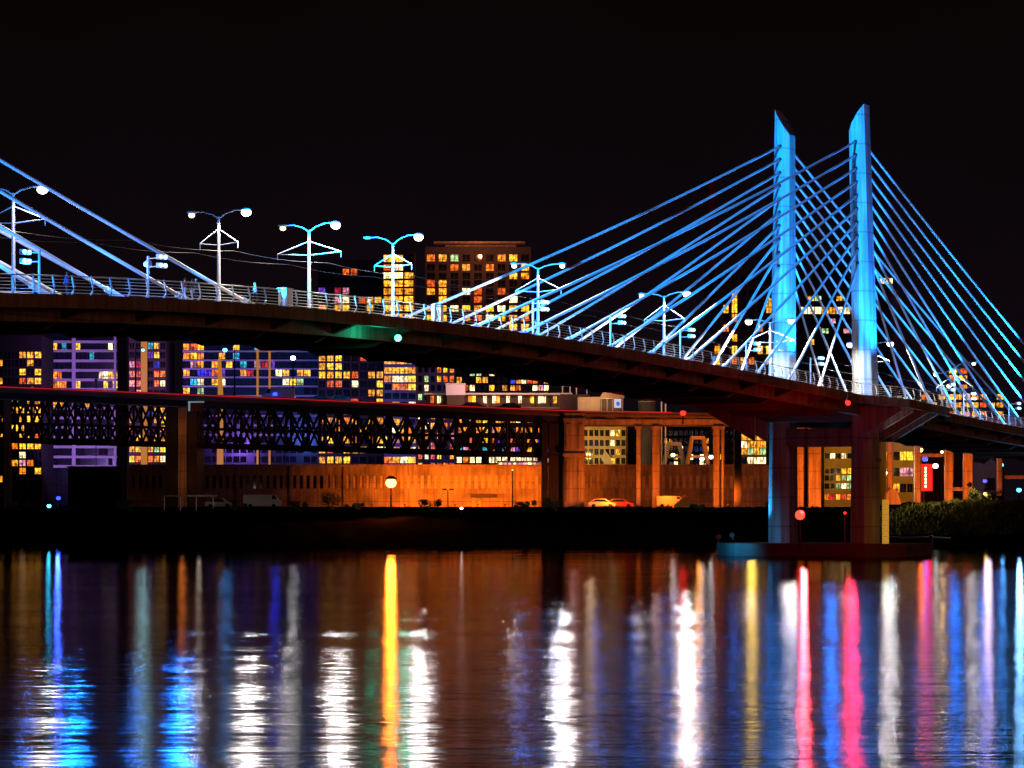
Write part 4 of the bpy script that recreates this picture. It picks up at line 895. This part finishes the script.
for a in (444.5, 451.5): mb = MB(); mb.box(xx(a - 2.2, 486), xx(a + 2.2, 486), 485.8, 486.3, zz(490, 486), zz(488.7, 486)); mb.build('lamp_head', M['black'], lp)

# ---------------------------------------------------------------- things behind the concrete bays
o, x0, x1, zt = facade('workshop', 'pale yellow-lit workshop wall with shelves and round lamps behind the concrete viaduct', 'building', 583, 626, 426, 560, rows_at(
    [433, 443, 452, 461], 3.0, ['.....wy.', '.....w..', '......y.', '.....y..']), 8, M['yellow'], depth=14, pier=.3)
mb = MB(); mb.prism([(606, 466), (601, 459), (605, 450), (611, 458), (614, 466)], lambda a, b, h: (xx(a, 559), 558.6 + h, zz(b, 559)), 0, .5); mb.build('panel', M['cream'], o)
light('SPOT', (xx(590, 560), 549, zz(455, 560)), 2600, (1, .62, .15), .4, (xx(597, 560), 560, zz(440, 560)), 140, .6, o)
facade('office_block', 'dark block with a few pale windows behind the A-shaped frames', 'building', 627, 735, 427, 600, rows_at(
    [433, 441, 449, 457, 464], 2.6, ['.....................', '....g.......y..y.....', '..o.......w....y.....', '.........y..w.ww..y..', '...y.....w....ww..yo.']), 21, M['dark'], pier=.3)
def aframe(pa, pb, pt, Y, m, label):
    o = thing('trestle_frame', (xx((pa + pb) / 2, Y), Y, 5.4), label, 'trestle')
    t0, t1 = pa + (pb - pa) * .25, pb - (pb - pa) * .25
    for yy in (Y, Y + 3):
        for a, b in ((pa, t0), (pb, t1)):
            mb = MB(); mb.tube([(xx(a, Y), yy, 5.4), (xx(a, Y), yy, zz(468, Y)), (xx(b, Y), yy, zz(pt, Y))], .33, 4); mb.build('leg', m, o)
    mb = MB(); mb.box(xx(t0, Y) - .2, xx(t1, Y) + .2, Y - .3, Y + 3.3, zz(pt + 2.5, Y), zz(pt - 1, Y)); mb.build('top_beam', m, o)
    mb = MB(); mb.box(xx(pa + 2.5, Y), xx(pb - 2.5, Y), Y - .1, Y + .2, zz(458, Y), zz(455.5, Y)); mb.build('cross_beam', m, o)
aframe(664, 685, 443, 556, M['cream'], 'dull yellow A-shaped trestle behind the concrete bays, left one')
aframe(687, 709, 437, 552, mat('orange_steel', (.7, .3, .06), .6), 'bright orange A-shaped trestle with a broad head, right one')
light('POINT', (xx(697, 550), 545, 19), 900, (1, .35, .05), .3, parent=vd)
for px, py, lab in ((673, 455, 'by the left trestle'), (702, 459, 'inside the right trestle'), (711, 457, 'right of the trestles')):
    poi(px, py, 549, M['lamp_w' if py > 456 else 'lamp_y'], WHITE, 150, 'small pale yard lamp ' + lab, .38, name='yard_lamp', cat='yard lamp')
facade('shop_building', 'bright yellow-lit building with a white band, left of the farther bridge column', 'building', 741, 766, 431, 545, rows_at(
    [437, 444.5, 451.5, 460.5], 3.2, ['yyyo', 'wyyy', 'ygyg', '.www']), 4, M['yellow'], depth=10, pier=.1)
light('SPOT', (xx(752, 527), 527.5, 12.4), 1300, (1, .62, .08), .8, (xx(752, 527), 400, 4), 120, .3, bpy.data.objects['shop_building'])  # added unseen spot for the yellow streak on the water
facade('office_building', 'yellow-lit building between the two bridge columns with three small bright windows', 'building', 824, 858, 437, 545, rows_at(
    [441, 456, 471, 478, 486, 497], 2.6, ['yyyyyy', '.w.w.w', '...yy.', '..yggy', '..gwgg', 'ororor']), 6, M['yellow'], depth=10, pier=.22)
light('SPOT', (xx(838, 536), 532, zz(462, 532)), 1600, (1, .5, .06), .4, (xx(840, 545), 545, zz(452, 545)), 140, .6, vd)
facade('shop_building', 'yellow shopfront with one pink-lit window, right of the nearer bridge column', 'building', 886, 920, 443, 545, rows_at(
    [456, 472, 488], 4.2, ['y.yy.', 'g.pp.', '.o..o']), 5, M['yellow'], depth=10, pier=.12)
light('SPOT', (xx(905, 536), 534, zz(462, 534)), 900, (1, .5, .06), .4, (xx(905, 545), 545, zz(455, 545)), 140, .6, vd)
rs = thing('illuminated_sign', (xx(926, 510), 510, 5.5), 'tall red illuminated sign with a column of small white marks', 'sign')
mb = MB(); mb.box(xx(920.5, 510), xx(932.5, 510), 510, 510.6, zz(491, 510), zz(464, 510)); bd = mb.build('panel', mat('red_sign_face', (.5, .02, .02), .5, emit=(1, .015, .01), estr=1.0), rs)
for k in range(6): mb = MB(); mb.box(xx(924.8, 510), xx(926.4, 510), 509.93, 509.99, zz(469.5 + 3.6 * k, 510), zz(467.2 + 3.6 * k, 510)); mb.build('white_mark', M['lamp_y'], bd)
mb = MB(); mb.box(xx(923.5, 510), xx(924.7, 510), 510.1, 510.5, 5.5, zz(491.1, 510)); mb.build('post', M['steel_dk'], rs)
light('POINT', (xx(926, 510), 506, 9.5), 350, (1, .02, .10), .5, parent=rs)
poi(925, 459, 512, M['lamp_v'], (.2, .05, 1), 300, 'blue-violet lamp right above the red sign', .5, zb=zz(464, 512))
poi(935.5, 466, 514, M['lamp_w'], WHITE, 120, 'white lamp just right of the red sign', .46)
poi(920.5, 450, 505, M['lamp_o'], SOD, 1200, 'orange lamp at the left end of the orange tie beam', .42)
poi(942, 452, 506, M['lamp_y'], (1, .6, .2), 800, 'small warm lamp at the right end of the orange tie beam', .25)
poi(889, 473, 506, M['lamp_w'], (.9, 1, .6), 1500, 'greenish white lamp tucked against the nearer bridge column', .45)
poi(1001.5, 465, 512, M['lamp_c'], (.1, .5, 1), 900, 'small cyan lamp near the right edge of the picture', .35)
poi(985, 481, 500, M['lamp_v'], (.1, .05, 1), 250, 'small deep-blue lamp above the glowing shrub', .35)
poi(985.5, 494, 474, M['lamp_o'], (1, .62, .12), 350, 'yellow-orange lamp glowing in the shrub on the grassy bank', .35, zb=6.2)
poi(1019, 490, 440, M['lamp_c'], (.25, .6, 1), 2500, 'blue-white lamp at the right edge on the dark bank', .35, zb=5.0)
gl_ = at(975, 478, 470); light('SPOT', gl_ + Vector((0, 0, 3)), 9000, (1, .72, .22), .4, gl_ - Vector((6, 3, 6)), 120, .5, parent=bpy.data.objects['grass'])  # added unseen spot that brightens the grass from above
gb = thing('gabled_building', (xx(985, 560), 560, 5.4), 'grey-violet gabled building behind the round orange columns', 'building')
mb = MB(); mb.prism([(971, 506), (999, 506), (999, 466), (991, 458), (984, 464), (971, 461)], lambda a, b, h: (xx(a, 560), 560 + h, zz(b, 560)), 0, 15); mb.build('wall', M['grey'], gb)
mb = MB(); mb.box(xx(986, 560), xx(995, 560), 559.7, 559.95, zz(490, 560), zz(478, 560)); mb.build('window', M['glass'], gb)
light('POINT', (xx(986, 548), 545, 13), 1500, (.8, .55, .7), .5, parent=gb)

# things along the top of the bank
hut = thing('dark_shed', (xx(94, 492), 492, 5.3), 'black flat-roofed shed silhouetted before the violet office', 'shed')
mb = MB(); mb.box(xx(68, 492), xx(121, 492), 492, 500, 5.2, zz(467.5, 492)); mb.build('wall', M['black'], hut)
mb = MB(); mb.box(xx(67, 492), xx(122, 492), 491.6, 500.4, zz(467.4, 492), zz(466.2, 492)); mb.build('roof', M['black'], hut)
poi(58.5, 498, 490, M['lamp_v'], (.03, .10, 1), 2500, 'vivid blue lamp at the left corner of the black shed', .36)
poi(49, 506, 492, M['lamp_c'], (.03, .6, .8), 350, 'low cyan lamp left of the vivid blue one', .35)
cn = thing('quay_canopy', (xx(198, 482), 482, 5.3), 'flat grey canopy roof on thin posts at the top of the left bank', 'canopy')
mb = MB(); mb.box(xx(162, 482), xx(215, 482), 482, 487, zz(496.6, 482), zz(495, 482)); mb.build('roof', M['conc'], cn)
for a in (164, 180, 196, 213): mb = MB(); mb.tube([(xx(a, 482), 482.4, 5.2), (xx(a, 482), 482.4, zz(496.7, 482))], .08, 6); mb.build('post', M['steel'], cn)
light('POINT', (xx(200, 480), 478, 8.8), 60, (1, .8, .6), .3, parent=cn)
vehicle(219, 484, 5.6, 'pale car parked at the end of the grey canopy', CARS[0], group='vehicles parked along the bank', lit=False)
vehicle(262, 482, 5.6, 'long white van parked on the left bank beneath the row of dark windows', CARS[2], L=6.0, H=2.1, kind='parked_van', cat='van', box=True, lit=False, group='vehicles parked along the bank')
vehicle(602, 494, 5.6, 'orange-lit car parked behind the bank right of the wide pier', CARS[0], group='vehicles parked along the bank', lit=False)
vehicle(620, 497, 5.6, 'darker car parked next to the orange-lit one', CARS[3], group='vehicles parked along the bank', lit=False)
vehicle(671, 494, 5.6, 'white van parked just left of the small tent', mat('dull_white_paint', (.3, .3, .3), .5), L=4.6, H=1.9, kind='parked_van', cat='van', box=True, lit=False, group='vehicles parked along the bank')
tn = thing('tent', (xx(685, 491), 491, 5.4), 'small peaked orange-lit tent behind the bank', 'tent')
xc = xx(685, 491); mb = MB(); mb.add([(xc - 1.9, 490, 5.4), (xc + 1.9, 490, 5.4), (xc + 1.9, 493.8, 5.4), (xc - 1.9, 493.8, 5.4), (xc - 1.8, 490.1, 6.0), (xc + 1.8, 490.1, 6.0), (xc + 1.8, 493.7, 6.0), (xc - 1.8, 493.7, 6.0), (xc, 491.9, 7.6)],
    [(0, 1, 5, 4), (1, 2, 6, 5), (2, 3, 7, 6), (3, 0, 4, 7), (4, 5, 8), (5, 6, 8), (6, 7, 8), (7, 4, 8)]); mb.build('canvas', M['orange'], tn)
mb = MB(); mb.tube([(xc, 491.9, 5.4), (xc, 491.9, 7.8)], .05, 6); mb.build('pole', M['steel'], tn)

# mooring post by the right bank
mp_ = thing('mooring_post', (xx(931, 432), 432, 0), 'short wooden mooring post at the waterline right of the pier', 'mooring post')
mb = MB(); mb.tube([(xx(931, 432), 432, -1), (xx(931, 432), 432, zz(536, 432))], .28, 10); mb.build('pile', M['bark'], mp_)
mb = MB(); mb.tube([(xx(931, 432), 432, zz(536, 432)), (xx(931, 432), 432, zz(535, 432))], [.34, .1], 10); mb.build('cap', M['steel'], mp_)
bm_ = thing('floating_boom', (xx(915, 440), 440, .3), 'thin floating boom line lying along the right bank', 'boom')
mb = MB(); mb.tube([at(888, 536.5, 436), at(905, 537.5, 436), at(925, 536.8, 436), at(950, 538, 437)], .1, 6); mb.build('rail', M['steel'], bm_)

# shrubs: many small leaf faces through the crown
def shrub(px, Y, w_, h_, label, zb=None, n=420, seed=1, ls=.16, m='leaf'):
    r = random.Random(seed); x = xx(px, Y); zb = 5.3 if zb is None else zb
    o = thing('shrub', (x, Y, zb), label, 'shrub', 'shrubs along the bank')
    mb = MB(); bl = [(r.uniform(-.5, .5) * w_, r.uniform(-.3, .3) * w_, r.uniform(.35, .8) * h_, r.uniform(.22, .42) * min(w_, h_)) for _ in range(7)]
    for _ in range(n):
        bx_, by, bz, br = r.choice(bl); v = Vector((r.gauss(0, 1), r.gauss(0, 1), r.gauss(0, 1))).normalized() * br * r.uniform(.5, 1.1)
        c = Vector((x + bx_, Y + by, zb + bz)) + v; a = Vector((r.gauss(0, 1), r.gauss(0, 1), r.gauss(0, 1))).normalized(); b = a.orthogonal().normalized()
        s_ = ls * r.uniform(.7, 1.5); mb.add([c - a * s_, c + b * s_ * .6, c + a * s_, c - b * s_ * .6], [(0, 1, 2, 3)])
    mb.build('foliage', M[m], o)
    mb = MB()
    for k in range(4): mb.tube([(x, Y, zb - .2), (x + bl[k][0] * .8, Y + bl[k][1], zb + bl[k][2])], [.07, .03], 5)
    mb.build('stem', M['bark'], o)
for k, (px, Y, w_, h_, lab) in enumerate([(331, 476, 2.9, 2.6, 'round black bush against the warehouse wall left of the orange lamp'), (300, 478, 2.5, 1.2, 'low dark shrub left of the round black bush'),
        (355, 477, 2.6, 1.1, 'low dark shrub right of the round black bush'), (432, 478, 3.4, 1.7, 'dark spreading shrub below the two-headed dark post'), (525, 477, 3.0, 1.5, 'dark shrub in front of the mast on the orange wall'),
        (556, 476, 3.0, 1.9, 'dark shrub at the foot of the black pier'), (700, 480, 2.6, .9, 'low shrub between the tent and the black column'), (770, 480, 3.0, 1.3, 'dark shrub left of the farther bridge column'),
        (235, 480, 3.2, 1.1, 'low dark shrub below the long white van'), (130, 480, 3.4, 1.8, 'dark shrub right of the black shed'), (20, 480, 3.4, 1.2, 'low dark shrub at the far left of the bank')]):
    shrub(px, Y, w_, h_, lab, seed=k + 3)
shrub(978, 472, 2.2, 2.6, 'yellow-lit shrub on the left of the glowing lamp on the grassy bank', zb=6.0, seed=31, n=700)
shrub(994, 474, 2.2, 2.3, 'yellow-lit shrub on the right of the glowing lamp on the grassy bank', zb=6.0, seed=32, n=700)
